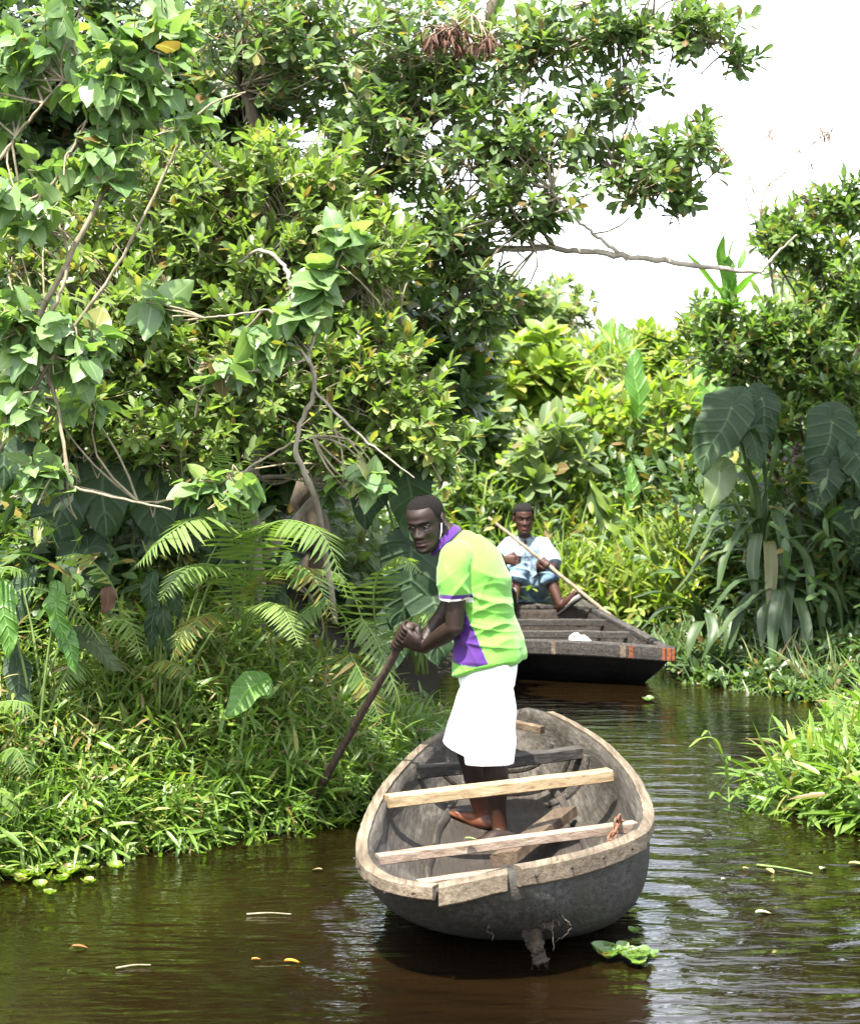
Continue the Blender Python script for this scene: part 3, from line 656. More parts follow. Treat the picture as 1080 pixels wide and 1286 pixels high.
def waves(P, dirs, seed=1):
    """soft folds: sum of wandering sines"""
    r = np.random.default_rng(seed); o = np.zeros(len(P))
    for d, f, a in dirs:
        d = nrm(d); ph = 1.7 * np.sin(P @ r.normal(0, 4, 3) + r.uniform(0, 6)) ; o += a * np.sin(f * (P @ d) + ph + r.uniform(0, 6)) * (0.55 + 0.45 * np.sin(P @ r.normal(0, 6, 3)))
    return o
def tint_mat(name, rough, spec, bscale=0.0, bstr=0.0, sheen=0.0, sss=0.0, weave=0):
    m, nt, out = new_mat(name); at = nt.nodes.new('ShaderNodeAttribute'); at.attribute_name = 'tint'
    nz = noise(nt, coords(nt, 'Object'), 9, 4); col = mix_c(nt, 1.0, at.outputs['Color'], ramp(nt, nz, [(0.25, 0.86), (0.75, 1.08)]), 'MULTIPLY')
    nb = None
    if bscale: nb = bump(nt, noise(nt, coords(nt, 'Object'), bscale, 5, 0.6), bstr, 0.006)
    p = principled(nt, out, col, rough, spec, nb)
    if sheen: p.inputs['Sheen Weight'].default_value = sheen
    return m
SKIN = tint_mat('skin', 0.54, 0.32, 160, 0.2); CLOTH = tint_mat('cloth', 0.85, 0.2, 26, 0.35, 0.15); HAIRM = tint_mat('short_hair', 0.95, 0.15, 420, 1.0)
EYE = tint_mat('eye', 0.15, 0.5)
def relink(name, me, mat, base, parent=None):
    set_co(me, get_co(me) - base); return link(name, me, mat, parent)
def add_eyes(H, par, base, look=(0, 1, -0.2), white=(0.55, 0.48, 0.42)):
    for sg in (-1, 1):
        c = np.array([sg * .0305, .0640, .0035]); r = .0125; u = np.linspace(0, np.pi, 17); v = np.linspace(0, 2 * np.pi, 24, endpoint=False)
        lk = nrm(np.array(look)); U, W_ = np.meshgrid(u, v, indexing='ij')
        a1 = perp((1, 0, 0), lk); a2 = np.cross(lk, a1)
        S = lk * np.cos(U)[..., None] + a1 * (np.sin(U) * np.cos(W_))[..., None] + a2 * (np.sin(U) * np.sin(W_))[..., None]
        P = H.w((c + S * r).reshape(-1, 3)) - base; k = 24; i, j = np.meshgrid(np.arange(16), np.arange(k), indexing='ij'); Q = np.stack([i * k + j, i * k + (j + 1) % k, (i + 1) * k + (j + 1) % k, (i + 1) * k + j], -1).reshape(-1, 4)
        colr = np.where(U.reshape(-1, 1) < 0.5, np.array([[0.012, 0.006, 0.004]]), np.array([white])); me = mesh_np('eye', P, Q, col=np.hstack([colr, np.ones((len(P), 1))])); link('eye', me, EYE, par)
        # lids: a fold of skin above and below the eyeball
        for z0, dz, th_ in ((0.0085, -0.0035, .0052), (-0.0065, 0.003, .0036)):
            t = np.linspace(-1, 1, 9); P = np.stack([c[0] + t * .0175, c[1] + .0115 - .010 * t * t, c[2] + z0 + dz * t * t], -1); g = Geo(); ringtube(g, H.w(P) - base, th_ * H.k, th_ * 0.8 * H.k, sides=10, round_end=1)
            V0 = np.concatenate(g.V); link('eyelid', g.mesh('eyelid', col=np.tile(np.array([[*par['skin_rgb'], 1]]) * 0.9, (len(V0), 1))), SKIN, par)
        t = np.linspace(-1, 1, 9); P = np.stack([c[0] + sg * .003 + t * .021, c[1] + .027 - .009 * t * t - .006 * (t * sg > 0) * t * t, c[2] + .024 - .004 * t * t + .0015 * t * sg], -1); g = Geo(); ringtube(g, H.w(P) - base, .004 * H.k, .0022 * H.k, ref=H.Y, sides=8, round_end=1)
        V0 = np.concatenate(g.V); link('eyebrow', g.mesh('eyebrow', col=np.tile([[0.006, 0.005, 0.004, 1]], (len(V0), 1))), HAIRM, par)
def hair_cap(H, base, par, colr=(0.012, 0.011, 0.011), th=0.006, line=0.062, back=-0.05):
    V, Q, T = head_arrays(); y, z = V[:, 1], V[:, 2]
    lim = np.where(y > 0.05, line, np.where(y > -0.02, np.interp(y, [-0.02, 0.03, 0.05], [0.012, 0.03, line]), np.interp(y, [-0.09, -0.02], [back, 0.012])))
    keep = z > lim - 0.004; n = nrm(V - np.array([0, 0, 0.02])); off = th * np.clip((z - lim) / 0.02, 0, 1) ** 0.6
    Vn = V + n * (off[:, None] + 0.0006) + rng.normal(0, 0.0006, V.shape)
    kq = keep[Q].all(1); Q = Q[kq]; used = np.unique(Q); mp = np.full(len(V), -1); mp[used] = np.arange(len(used))
    T = T[keep[T].all(1) & (mp[T] >= 0).any(1)]; T = T[(mp[T] >= 0).all(1)]
    me = mesh_np('hair', H.w(Vn[used]) - base, [mp[Q]], col=np.tile([[*colr, 1]], (len(used), 1))); link('hair', me, HAIRM, par)
def skin_tints(me, H, rgb, lip, palms=(), palm_rgb=None, pr=0.05):
    P = get_co(me); C = np.tile(np.array(rgb), (len(P), 1)); hl = H.inv(P)
    lw = np.exp(-((hl[:, 0]) / .023) ** 4 - ((hl[:, 2] + .067) / .012) ** 4) * (hl[:, 1] > .085)
    C = C * (1 - lw[:, None]) + np.array(lip) * lw[:, None]
    no = get_no(me)
    for c, nd, rad in palms:
        w_ = np.clip(1.4 - np.linalg.norm(P - c, axis=1) / rad, 0, 1) * np.clip((no @ nrm(nd)) * 1.6, 0, 1); C = C * (1 - w_[:, None]) + np.array(palm_rgb) * w_[:, None]
    set_tint(me, C)

# ---------- the standing man with the pole
FW = np.array([-0.94, 0.34, 0.0]); LS = np.array([-0.34, -0.94, 0.0]); UP = np.array([0, 0, 1.0])
base1 = np.array([0.30, 9.15, 0.06])
hipC = PX(612, 826, 9.15); neck = PX(583, 681, 9.15)
Hd1 = HeadFrame(PX(535.5, 657, 9.10), (-0.44, -0.85, -0.24), (-0.13, -0.05, 1.0), 1.0)
hL = hipC + LS * 0.09; hR = hipC - LS * 0.09
heelL = PZ(640, 1061, 0.055); heelR = PZ(614, 1043, 0.055)
ankL = heelL + np.array([-0.045, 0, 0.085]); ankR = heelR + np.array([-0.035, 0.03, 0.085])
kneeL = PX(615, 938, 9.02); kneeR = PX(583, 930, 9.33)
shL = neck + LS * 0.175 + np.array([0.01, 0, -0.075]); shR = neck - LS * 0.175 + np.array([0.01, 0, -0.075])
poleA = PX(517, 783, 9.16); poleB = PX(425, 948, 9.62); pu = nrm(poleB - poleA)
gripL = poleA + pu * 0.055; gripR = poleA + pu * 0.125
qL = perp((-1.0, 0.45, -0.25), pu); pL = np.cross(pu, qL); pL = pL if pL @ np.array([0.1, 0.9, -0.6]) > 0 else -pL
qR = perp((-0.9, -0.2, 0.35), pu); pR = np.cross(pu, qR); pR = pR if pR @ np.array([-0.3, -0.6, 0.6]) > 0 else -pR
g = Geo()
wL = hand(g, gripL, -pu, pL, qL, 0.019, 1.02); wR = hand(g, gripR, -pu, pR, qR, 0.019, 1.02)
elL = PX(571, 788, 8.98); elR = PX(553, 778, 9.36)
limb(g, [shL, shL * .5 + elL * .5 + [0.004, -.004, 0], elL], [.052, .049, .039]); limb(g, [elL, elL * .6 + wL * .4, wL], [.040, .041, .0255])
limb(g, [shR, shR * .5 + elR * .5, elR], [.052, .047, .038]); limb(g, [elR, elR * .6 + wR * .4, wR], [.039, .040, .0255])
skb = Hd1.w((0, -.035, -.05))[0]
limb(g, [neck + [0.01, 0, -.06], neck * .5 + skb * .5 + [0.005, 0, .006], skb], [.066, .055, .052], ref=FW)
put_head(g, Hd1)
limb(g, [hipC + [0, 0, -.04], hipC * .5 + neck * .5 + [.02, 0, 0], neck + [0, 0, -.07]], [.115, .115, .13], rb=[.085, .085, .09], ref=FW)
for h_, kn, an in ((hL, kneeL, ankL), (hR, kneeR, ankR)):
    limb(g, [h_, h_ * .5 + kn * .5, kn], [.062, .066, .054]); limb(g, [kn, kn * .68 + an * .32 + [.012, 0, 0], an * .75 + kn * .25, an], [.053, .056, .042, .034]); limb(g, [an, an + [.008, 0, -.05]], [.034, .034], n=6)
dL = np.array([-0.86, -0.5]); dR = np.array([-0.80, 0.60])
bare_foot(g, heelL, dL, 0.052, side=1); bare_foot(g, heelR, dR, 0.055, toe_lift=0.05, side=-1)
SK1 = (0.0150, 0.0073, 0.0048)
me = remesh('person', g, 0.0038, 2)
skin_tints(me, Hd1, SK1, (0.045, 0.017, 0.015), [(gripR, -pR, .08), (heelL + [-.1, 0, -.01], (0, -0.4, -1), .14), (heelR + [-.1, .1, 0.01], (-0.2, -1, -.25), .16)], (0.13, 0.042, 0.020))
man = relink('person', me, SKIN, base1); man.location = base1
tag(man, 'standing man in lime green and purple polo shirt and white shorts, leaning on a pole', 'person')
man['skin_rgb'] = SK1
add_eyes(Hd1, man, base1, (0.1, 1, -0.35), (0.12, 0.09, 0.075)); hair_cap(Hd1, base1, man, (0.0065, 0.005, 0.0045), 0.0018, 0.085)
# polo shirt
g = Geo(); hemC = hipC + np.array([0.004, 0, -0.045])
mid = hipC * .55 + neck * .45 + np.array([0.022, 0, 0])
ringtube(g, np.array([hemC, hipC + [0.004, 0, .05], hipC * .72 + neck * .28 + [.016, 0, 0], mid, hipC * .28 + neck * .72 + [.022, 0, 0], hipC * .10 + neck * .90 + [.014, 0, -.005], neck + [0.004, 0, .012]]),
         np.array([.190, .184, .168, .166, .176, .160, .085]), np.array([.158, .150, .133, .134, .132, .106, .066]), ref=FW, sides=40, n=40, power=2.3, round_end=0.15)
slL = shL * .44 + elL * .56; slR = shR * .44 + elR * .56
for s_, e_, in_ in ((shL, slL, LS), (shR, slR, -LS)):
    ringtube(g, np.array([s_ - in_ * .10 + UP * .022, s_ - in_ * 0.03 + UP * .012, s_ * .6 + e_ * .4 + in_ * .008, e_]), np.array([.070, .072, .068, .0675]), np.array([.070, .074, .071, .070]), ref=FW, sides=28, n=20, round_end=0.1)
ringtube(g, np.array([neck + LS * 0.10 + UP * -.045, neck + UP * -.015, neck - LS * .10 + UP * -.045]), [.05, .07, .05], [.055, .072, .055], ref=FW, sides=20, n=10, round_end=1)
me = remesh('polo_shirt', g, 0.0048, 5)
P = get_co(me); no = get_no(me)
tors = np.clip((1.42 - P[:, 2]) / 0.25, 0.15, 1)
ax = hipC + (neck - hipC) * ((P[:, 2:3] - hipC[2]) / (neck[2] - hipC[2]))
f_ = (P - ax) @ FW; l_ = (P - ax) @ LS
wr = waves(P, [((0.5, 0, 1), 46, .0055), ((-0.6, 0.2, 1), 33, .0065), ((0.2, 0, 1), 75, .0032), ((1, -.3, .35), 40, .0045), ((.8, 0, -1), 62, .0035)], 5)
low = np.clip((1.02 - P[:, 2]) / 0.25, 0, 1); flute = .007 * low * np.sin(np.arctan2(l_, f_) * 7 + 1.0)
wr = wr * .55 + creases(P, [(shL + [0.03, 0, -.16], (.75, 0, -.65), 42, .011, .10), (hipC + LS * .15 + [.03, 0, .12], (.25, 0, 1), 38, .010, .13), (hipC + LS * .15 - FW * .08 + [0, 0, .20], (-.45, 0, 1), 34, .011, .12), (shL + UP * -.02, (1, 0, .5), 48, .007, .08), (mid + LS * .15 - FW * .09 + UP * .06, (.5, .2, .9), 30, .010, .13), (hipC + LS * .16 + FW * .06 + [0, 0, .07], (.9, 0, .5), 40, .008, .10)], 4)
P2 = P + no * (wr * tors + flute)[:, None] * np.where(np.abs(no[:, 2:3]) > .85, 0.2, 1)
P2[:, 2] += low * (.008 * np.sin(np.arctan2(l_, f_) * 3 + 2.2) - f_ * .28 + .012)
set_co(me, P2)
ppx = XC + P[:, 0] * F_PX / P[:, 1]; ppy = YH + (CAM_H - P[:, 2]) * F_PX / P[:, 1]
GREEN = np.array([0.110, 0.310, 0.042]); PURP = np.array([0.046, 0.012, 0.110])
C = np.tile(GREEN, (len(P), 1))
edge = np.interp(P[:, 2], [0.845, 0.88, 0.96, 1.06, 1.14, 1.19], [-0.055, -0.05, -0.03, -0.005, 0.03, 0.07])      # seam of the side panel, measured towards the chest
bot = P[:, 2] > 0.832 + np.clip((f_ - 0.0) * 0.35, 0, .04)
arm = np.minimum(np.linalg.norm(np.cross(P - shL, nrm(elL - shL)), axis=1), np.linalg.norm(np.cross(P - shR, nrm(elR - shR)), axis=1)) < 0.083
arm &= (P[:, 2] > slL[2] - .004) & (np.abs(l_) > 0.125)
pan = (f_ > edge) & (f_ < edge + 0.20) & (np.abs(l_) > 0.03) & (P[:, 2] < 1.19) & bot & ~arm
pan |= (f_ > 0.085) & (P[:, 2] > 1.12) & (np.abs(l_) < 0.16) & ~arm
C[pan] = PURP
for s_, e_ in ((shL, slL), (shR, slR)):
    u = nrm(e_ - s_); t = (P - e_) @ u; near = (np.linalg.norm(np.cross(P - s_, u), axis=1) < .082) & (np.abs(l_) > .095)
    C[near & (t > -.020) & (t < -.002)] = PURP; C[near & (t >= -.002) & (t < .02)] = (0.7, 0.68, 0.6)
set_tint(me, C)
shirt = relink('polo_shirt', me, CLOTH, base1, man)
# collar, open at the throat
g = Geo(); a = np.linspace(R(28), R(332), 26)
cN = neck * .55 + skb * .45 + np.array([-0.018, 0, -0.022]); cz = nrm(skb - neck + np.array([0.02, 0, .12])); cf = perp(FW * 1.0 + np.array([0, -0.25, -.2]), cz); cs = np.cross(cz, cf)
ring = [(.066, 0.0, .0), (.060, .030, 1), (.068, .034, 2), (.082, .004, 3), (.079, -.004, 4)]
rows = [cN + cz * (h + (0.012 * -np.cos(a)[:, None])) + (cf * np.cos(a)[:, None] * 1.12 + cs * np.sin(a)[:, None]) * r_ for r_, h, _ in ring]
Vc = np.stack(rows, 1); kq = len(ring); i = np.arange(len(a) - 1)[:, None] * kq; j = np.arange(kq)[None]; j2 = (j + 1) % kq
g.put(Vc.reshape(-1, 3) - base1, np.stack([i + j, i + j2, i + kq + j2, i + kq + j], -1).reshape(-1, 4), [[0, 1, 2], [0, 2, 3], [0, 3, 4]] + [[(len(a) - 1) * kq + x for x in t] for t in ((0, 2, 1), (0, 3, 2), (0, 4, 3))])
link('collar', g.mesh('collar', smooth=False, col=np.tile([[*PURP, 1]], (len(a) * kq, 1))), CLOTH, shirt)
# white shorts
g = Geo()
ringtube(g, np.array([hipC + [0, 0, -.13], hipC + [0, 0, -.06], hipC + [0.003, 0, .02], hipC + [0.006, 0, .085]]), [.148, .152, .150, .142], [.112, .124, .124, .116], ref=FW, sides=36, n=16, power=2.3, round_end=.2)
for h_, kn, an, hemz, r1 in ((hL, kneeL, ankL, 0.415, .104), (hR, kneeR, ankR, 0.435, .102)):
    t = (h_[2] - hemz) / (h_[2] - kn[2]); e_ = h_ + (kn - h_) * min(t, 1)
    e_ = np.array([e_[0], e_[1], hemz]); 
    ringtube(g, np.array([h_ + [0, 0, .02] - FW * .022, h_ * .6 + e_ * .4 - FW * .018, h_ * .25 + e_ * .75 - FW * .008, e_]), [.060, .084, .098, r1], [.095, .116, .112, r1 * 1.0], ref=FW, sides=30, n=18, power=2.3)
me = remesh('shorts', g, 0.0048, 4); P = get_co(me); no = get_no(me)
wr = waves(P, [((1, .3, .12), 60, .0035), ((.3, 1, .1), 48, .004), ((.4, 0, 1), 40, .003)], 9) * np.clip((0.95 - P[:, 2]) / .3, .3, 1)
set_co(me, P + no * wr[:, None] * np.where(np.abs(no[:, 2:3]) > .85, 0.1, 1)); set_tint(me, np.tile([[0.78, 0.78, 0.77]], (len(P), 1)))
relink('shorts', me, CLOTH, base1, man)
# earphone cord
g = Geo(); ear = Hd1.w((-0.078 if Hd1.X[0] < 0 else 0.078, 0.004, -0.004))[0]
pts = [ear, ear + [-.004, -.02, -.05], neck + LS * .10 + FW * .085 + UP * .012, neck + LS * .07 + FW * .135 + UP * -.035]
ringtube(g, catmull(np.array(pts), 20), .0019, sides=6)
m, nt, out = new_mat('white_cord'); principled(nt, out, (0.75, 0.75, 0.72), 0.5)
tag(link('earphone_cord', g.mesh('earphone_cord'), m), "thin white earphone cord hanging from the standing man's ear", 'cord')
# pole
m, nt, out = new_mat('dark_pole'); n1 = noise(nt, coords(nt, 'Object', (20, 20, 3)), 3, 6)
principled(nt, out, ramp(nt, n1, [(0.3, (0.018, 0.012, 0.009)), (0.7, (0.06, 0.04, 0.028))]), 0.6, 0.4, bump(nt, n1, 0.4, 0.006)); POLE = m
g = Geo(); P = catmull(np.array([poleA + pu * 0.012, poleA + pu * .3 + [.004, 0, .004], poleB, poleB + pu * .5]), 30); P[1:-1] += rng.normal(0, .0012, (28, 3)); ringtube(g, P, np.linspace(.019, .0185, 30) * (1 + .05 * np.sin(np.arange(30) * 1.7)), sides=14)
tag(link('punting_pole', g.mesh('punting_pole'), POLE), 'dark brown pole pushed into the grassy bank by the standing man', 'pole')

# ---------- the seated man
FW2 = np.array([0.0, -1.0, 0.0]); base2 = np.array([0.78, 16.95, 0.37])
pel = PX(661, 747, 16.98); neck2 = PX(659, 676, 16.93); Hd2 = HeadFrame(PX(657.5, 651.5, 16.86), (0.06, -1.0, -0.06), (-0.02, 0, 1), 1.0)
# image-left limbs are his right ones
shA = PX(637, 686, 16.93); shB = PX(682, 686, 16.93); elA = PX(630, 719, 16.78); elB = PX(694, 712, 16.76)
knA = PX(651, 717, 16.60); knB = PX(687, 717, 16.60); anA = PX(645.5, 757, 16.52); anB = PX(703, 759, 16.50)
hA = PX(651, 744, 16.97); hB = PX(672, 744, 16.97)
p2A = PX(613, 650, 16.70); p2B = PX(742, 754, 16.40); u2 = nrm(p2B - p2A)
tq = (684.5 - 613) / (742 - 613); grip2 = p2A + (p2B - p2A) * tq
q2 = perp((-0.55, 0.1, 0.55), u2); pp = np.cross(u2, q2); pp = pp if pp @ np.array([0, 0.7, -0.4]) > 0 else -pp
g = Geo(); wB = hand(g, grip2, -u2, pp, q2, 0.016, 1.0)
cA = PX(649, 704, 16.62); qA = perp((0.95, -0.2, 0.25), (0.1, 0.1, 1)); pA_ = nrm(np.cross(nrm((0.1, 0.1, 1)), qA)); pA_ = pA_ if pA_[1] > 0 else -pA_
wA = hand(g, cA, (0.1, 0.1, 1), pA_, qA, 0.015, 1.0)
limb(g, [shA, shA * .5 + elA * .5, elA], [.047, .043, .036]); limb(g, [elA, elA * .6 + wA * .4, wA], [.037, .036, .025])
limb(g, [shB, shB * .5 + elB * .5, elB], [.047, .043, .036]); limb(g, [elB, elB * .6 + wB * .4, wB], [.037, .036, .025])
skb2 = Hd2.w((0, -.03, -.05))[0]; limb(g, [neck2 + [0, .01, -.06], neck2 * .5 + skb2 * .5, skb2], [.06, .052, .052])
put_head(g, Hd2); limb(g, [pel + [0, 0, .05], pel * .5 + neck2 * .5, neck2 + [0, 0, -.06]], [.12, .11, .13], rb=[.08, .08, .08], ref=FW2)
for h_, kn, an, od in ((hA, knA, anA, (-0.12, -0.4, 0.75)), (hB, knB, anB, (0.66, -0.30, 0.55))):
    limb(g, [h_, h_ * .5 + kn * .5, kn], [.075, .065, .052]); limb(g, [kn, kn * .65 + an * .35 + [0, .012, 0], an * .72 + kn * .28, an], [.05, .052, .040, .034])
    d = nrm(np.array(od)); limb(g, [an, an + [0, .02, -.03], an + d * .09 + [0, 0, -.02], an + d * .17 + [0, 0, .0]], [.034, .038, .034, .022], n=12)
SK2 = (0.042, 0.016, 0.010); me = remesh('person', g, 0.0055, 2); skin_tints(me, Hd2, SK2, (0.13, 0.045, 0.04))
man2 = relink('person', me, SKIN, base2); man2.location = base2; man2['skin_rgb'] = SK2
tag(man2, 'seated man in pale blue checked shirt and rolled up trousers in the black punt', 'person')
add_eyes(Hd2, man2, base2, (0.05, 1, -0.1), (0.22, 0.18, 0.15)); hair_cap(Hd2, base2, man2, (0.011, 0.009, 0.009), 0.009, 0.070)
g = Geo()
ringtube(g, np.array([pel + [0, 0, -.01], pel + [0, .01, .10], pel * .5 + neck2 * .5 + [0, .02, 0], neck2 + [0, .01, -.13], neck2 + [0, .005, -.045], neck2 + [0, 0, .008]]), [.165, .165, .170, .180, .150, .066], [.125, .125, .122, .115, .092, .062], ref=FW2, sides=34, n=30, power=2.3, round_end=.1)
for s_, e_ in ((shA, elA), (shB, elB)):
    sg = np.sign(s_[0] - neck2[0]); e2 = s_ + (e_ - s_) * .92
    ringtube(g, np.array([s_ + [-sg * .08, 0, .015], s_ + [0, 0, .006], s_ * .5 + e2 * .5 + [sg * .012, 0, 0], e2 + [sg * .008, 0, 0]]), [.062, .066, .074, .078], [.066, .068, .074, .078], ref=FW2, sides=24, n=18)
me = remesh('shirt', g, 0.0058, 4); P = get_co(me); no = get_no(me)
set_co(me, P + no * creases(P, [(pel + [0, -.12, .12], (.3, 0, 1), 34, .014, .14), (shA + [0, -.03, -.1], (1, 0, -.6), 40, .012, .12), (shB + [0, -.03, -.1], (1, 0, .6), 40, .012, .12)], 6)[:, None] + no * waves(P, [((1, 0, .5), 45, .004), ((-.7, 0, 1), 38, .006), ((.1, 0, 1), 60, .004)], 3)[:, None] * np.where(np.abs(no[:, 2:3]) > .9, .2, 1))
m, nt, out = new_mat('checked_shirt'); sp = nt.nodes.new('ShaderNodeSeparateXYZ'); L(nt, coords(nt, 'Object'), sp.inputs[0])
def stripe(v, f, lo): return ramp(nt, math_n(nt, 'FRACT', math_n(nt, 'MULTIPLY', v, f)), [(lo, 0.0), (lo + 0.04, 1.0)])
cx = stripe(sp.outputs[0], 19.0, 0.74); cz_ = stripe(sp.outputs[2], 17.0, 0.76); cx2 = stripe(sp.outputs[0], 38.0, 0.84)
col = mix_c(nt, math_n(nt, 'MULTIPLY', cx, 0.55), (0.23, 0.29, 0.33), (0.07, 0.125, 0.20)); col = mix_c(nt, math_n(nt, 'MULTIPLY', cz_, 0.45), col, (0.13, 0.20, 0.28)); col = mix_c(nt, math_n(nt, 'MULTIPLY', cx2, 0.3), col, (0.25, 0.18, 0.18))
principled(nt, out, col, 0.9, 0.2, bump(nt, noise(nt, coords(nt, 'Object'), 30, 4), 0.4, 0.006))
sh2 = relink('shirt', me, m, base2, man2)
for sg in (-1, 1):                                          # shirt collar points
    a0 = neck2 + np.array([0, .02, .022]); g = Geo(); q = [a0 + [sg * .062, 0.0, .012], a0 + [sg * .055, -.055, .0], a0 + [sg * .008, -.092, -.045], a0 + [sg * .050, -.105, -.072], a0 + [sg * .078, -.045, -.022], a0 + [sg * .07, .0, -.01]]
    q = np.array(q) - base2; q2_ = q + [0, .007, -.004]; T3 = [[0, 1, 5], [1, 4, 5], [1, 2, 4], [2, 3, 4]]; T3 = T3 if sg > 0 else [t[::-1] for t in T3]
    g.put(np.vstack([q, q2_]), [[i, i + 6, (i + 1) % 6 + 6, (i + 1) % 6] for i in range(6)], T3 + [[x + 6 for x in t[::-1]] for t in T3]); link('collar', g.mesh('collar', smooth=False), m, sh2)
g = Geo()
ringtube(g, np.array([pel + [0, .0, -.075], pel + [0, 0, -.03], pel + [0, 0, .04]]), [.165, .172, .16], [.13, .14, .125], ref=FW2, sides=30, n=12, power=2.3, round_end=.5)
for h_, kn, an in ((hA, knA, anA), (hB, knB, anB)):
    dn = nrm(an - kn)
    ringtube(g, np.array([h_ + [0, 0, -.01], h_ * .5 + kn * .5 + [0, 0, -.012], kn * .88 + h_ * .12, kn + [0, -.006, -.012], kn + dn * .085]), [.095, .088, .076, .074, .070], [.095, .092, .076, .074, .070], ref=(0.2, -0.3, 1), sides=26, n=26, round_end=.1)
    ringtube(g, np.array([kn + dn * .045, kn + dn * .06, kn + dn * .085]), [.074, .080, .076], ref=FW2, sides=22, n=8, round_end=.3)
me = remesh('trousers', g, 0.0058, 4); P = get_co(me); no = get_no(me)
set_co(me, P + no * creases(P, [(knA, (.2, .3, 1), 46, .014, .13), (knB, (.2, .3, 1), 46, .014, .13), (pel + [0, -.1, 0], (1, 0, .3), 40, .014, .12)], 7)[:, None] + no * waves(P, [((1, 0, .6), 52, .005), ((-.5, 0.3, 1), 45, .006), ((0, 1, .4), 40, .005)], 8)[:, None])
m, nt, out = new_mat('faded_denim'); n1 = noise(nt, coords(nt, 'Object'), 7, 6)
principled(nt, out, ramp(nt, n1, [(0.3, (0.07, 0.125, 0.19)), (0.7, (0.21, 0.29, 0.35))]), 0.9, 0.2, bump(nt, noise(nt, coords(nt, 'Object'), 40, 4), 0.4, 0.005)); relink('trousers', me, m, base2, man2)
m, nt, out = new_mat('black_rubber'); principled(nt, out, mix_c(nt, noise(nt, coords(nt, 'Object'), 30), (0.008, 0.008, 0.009), (0.025, 0.024, 0.023)), 0.6)
m2, nt, out = new_mat('sandal_upper'); principled(nt, out, (0.30, 0.26, 0.22), 0.8)
for an, od in ((anA, (-0.12, -0.4, 0.75)), (anB, (0.66, -0.30, 0.55))):
    d = nrm(np.array(od)); s_ = nrm(np.cross(d, [0, 0, 1])); nsole = nrm(np.cross(s_, d)); nsole = nsole if nsole[2] < 0 else -nsole
    c0 = an + np.array([0, .02, -.035]); g = Geo(); P = np.array([c0 - d * .035, c0 + d * .02, c0 + d * .10, c0 + d * .16, c0 + d * .205]) + nsole * .032 - base2
    ringtube(g, P, [.026, .036, .042, .046, .028], [.013] * 5, ref=nsole, sides=20, n=18, power=3, round_end=1); sole = link('shoe', g.mesh('shoe'), m, man2)
    g = Geo(); P = np.array([c0 + d * .06, c0 + d * .12, c0 + d * .17, c0 + d * .20]) + nsole * .012 - base2
    ringtube(g, P, [.042, .046, .043, .024], [.03, .028, .022, .014], ref=nsole, sides=18, n=12, round_end=1); link('strap', g.mesh('strap'), m2, sole)
m, nt, out = new_mat('pale_pole'); n1 = noise(nt, coords(nt, 'Object', (8, 8, 8)), 3, 6); principled(nt, out, ramp(nt, n1, [(0.3, (0.11, 0.08, 0.05)), (0.7, (0.26, 0.20, 0.14))]), 0.75, 0.3, bump(nt, n1, 0.4, 0.006))
g = Geo(); P = catmull(np.array([p2A, p2A * .6 + p2B * .4 + [0, 0, .006], p2B, p2B + u2 * .25]), 26); P[1:-1] += rng.normal(0, .0015, (24, 3)); ringtube(g, P, np.linspace(.013, .018, 26), sides=12)
tag(link('bamboo_pole', g.mesh('bamboo_pole'), m), 'long pale brown pole held slantwise across the seated man', 'pole')
# ------------------------------------------------------------------ plants: leaf shapes and growth
def leaf_tpl(ws, vs, fold=0.25, droop=0.15, base_pt=True, cup=0.0, v0=0.0):
    """blade along +Y of length 1: ws half widths at rows vs; pointed tip (and base); three vertices per row"""
    V = []; UVc = []; rows = []
    def zz(v): return -droop * v * v
    if base_pt: V.append((0, v0, zz(v0))); UVc.append((0, v0)); rows.append([0])
    for w_, v in zip(ws, vs):
        k = len(V); V += [(-w_, v, zz(v) + fold * w_), (0, v, zz(v)), (w_, v, zz(v) + fold * w_)]; UVc += [(-1, v), (0, v), (1, v)]; rows.append([k, k + 1, k + 2])
    k = len(V); V.append((0, 1, zz(1))); UVc.append((0, 1)); rows.append([k])
    T = []
    for a, b in zip(rows[:-1], rows[1:]):
        if len(a) == 1 and len(b) == 3: T += [(a[0], b[1], b[0]), (a[0], b[2], b[1])]
        elif len(a) == 3 and len(b) == 1: T += [(a[0], a[1], b[0]), (a[1], a[2], b[0])]
        else: T += [(a[0], a[1], b[1]), (a[0], b[1], b[0]), (a[1], a[2], b[2]), (a[1], b[2], b[1])]
    return np.array(V, float), np.array(T), np.array(UVc, float)
ELL = leaf_tpl([.15, .19, .13], [.28, .58, .84], .3, .12)             # elliptic
OBO = leaf_tpl([.10, .20, .17], [.30, .64, .87], .3, .18)             # obovate
LAN = leaf_tpl([.065, .07, .04], [.22, .5, .8], .3, .25)              # lance-shaped grass leaf
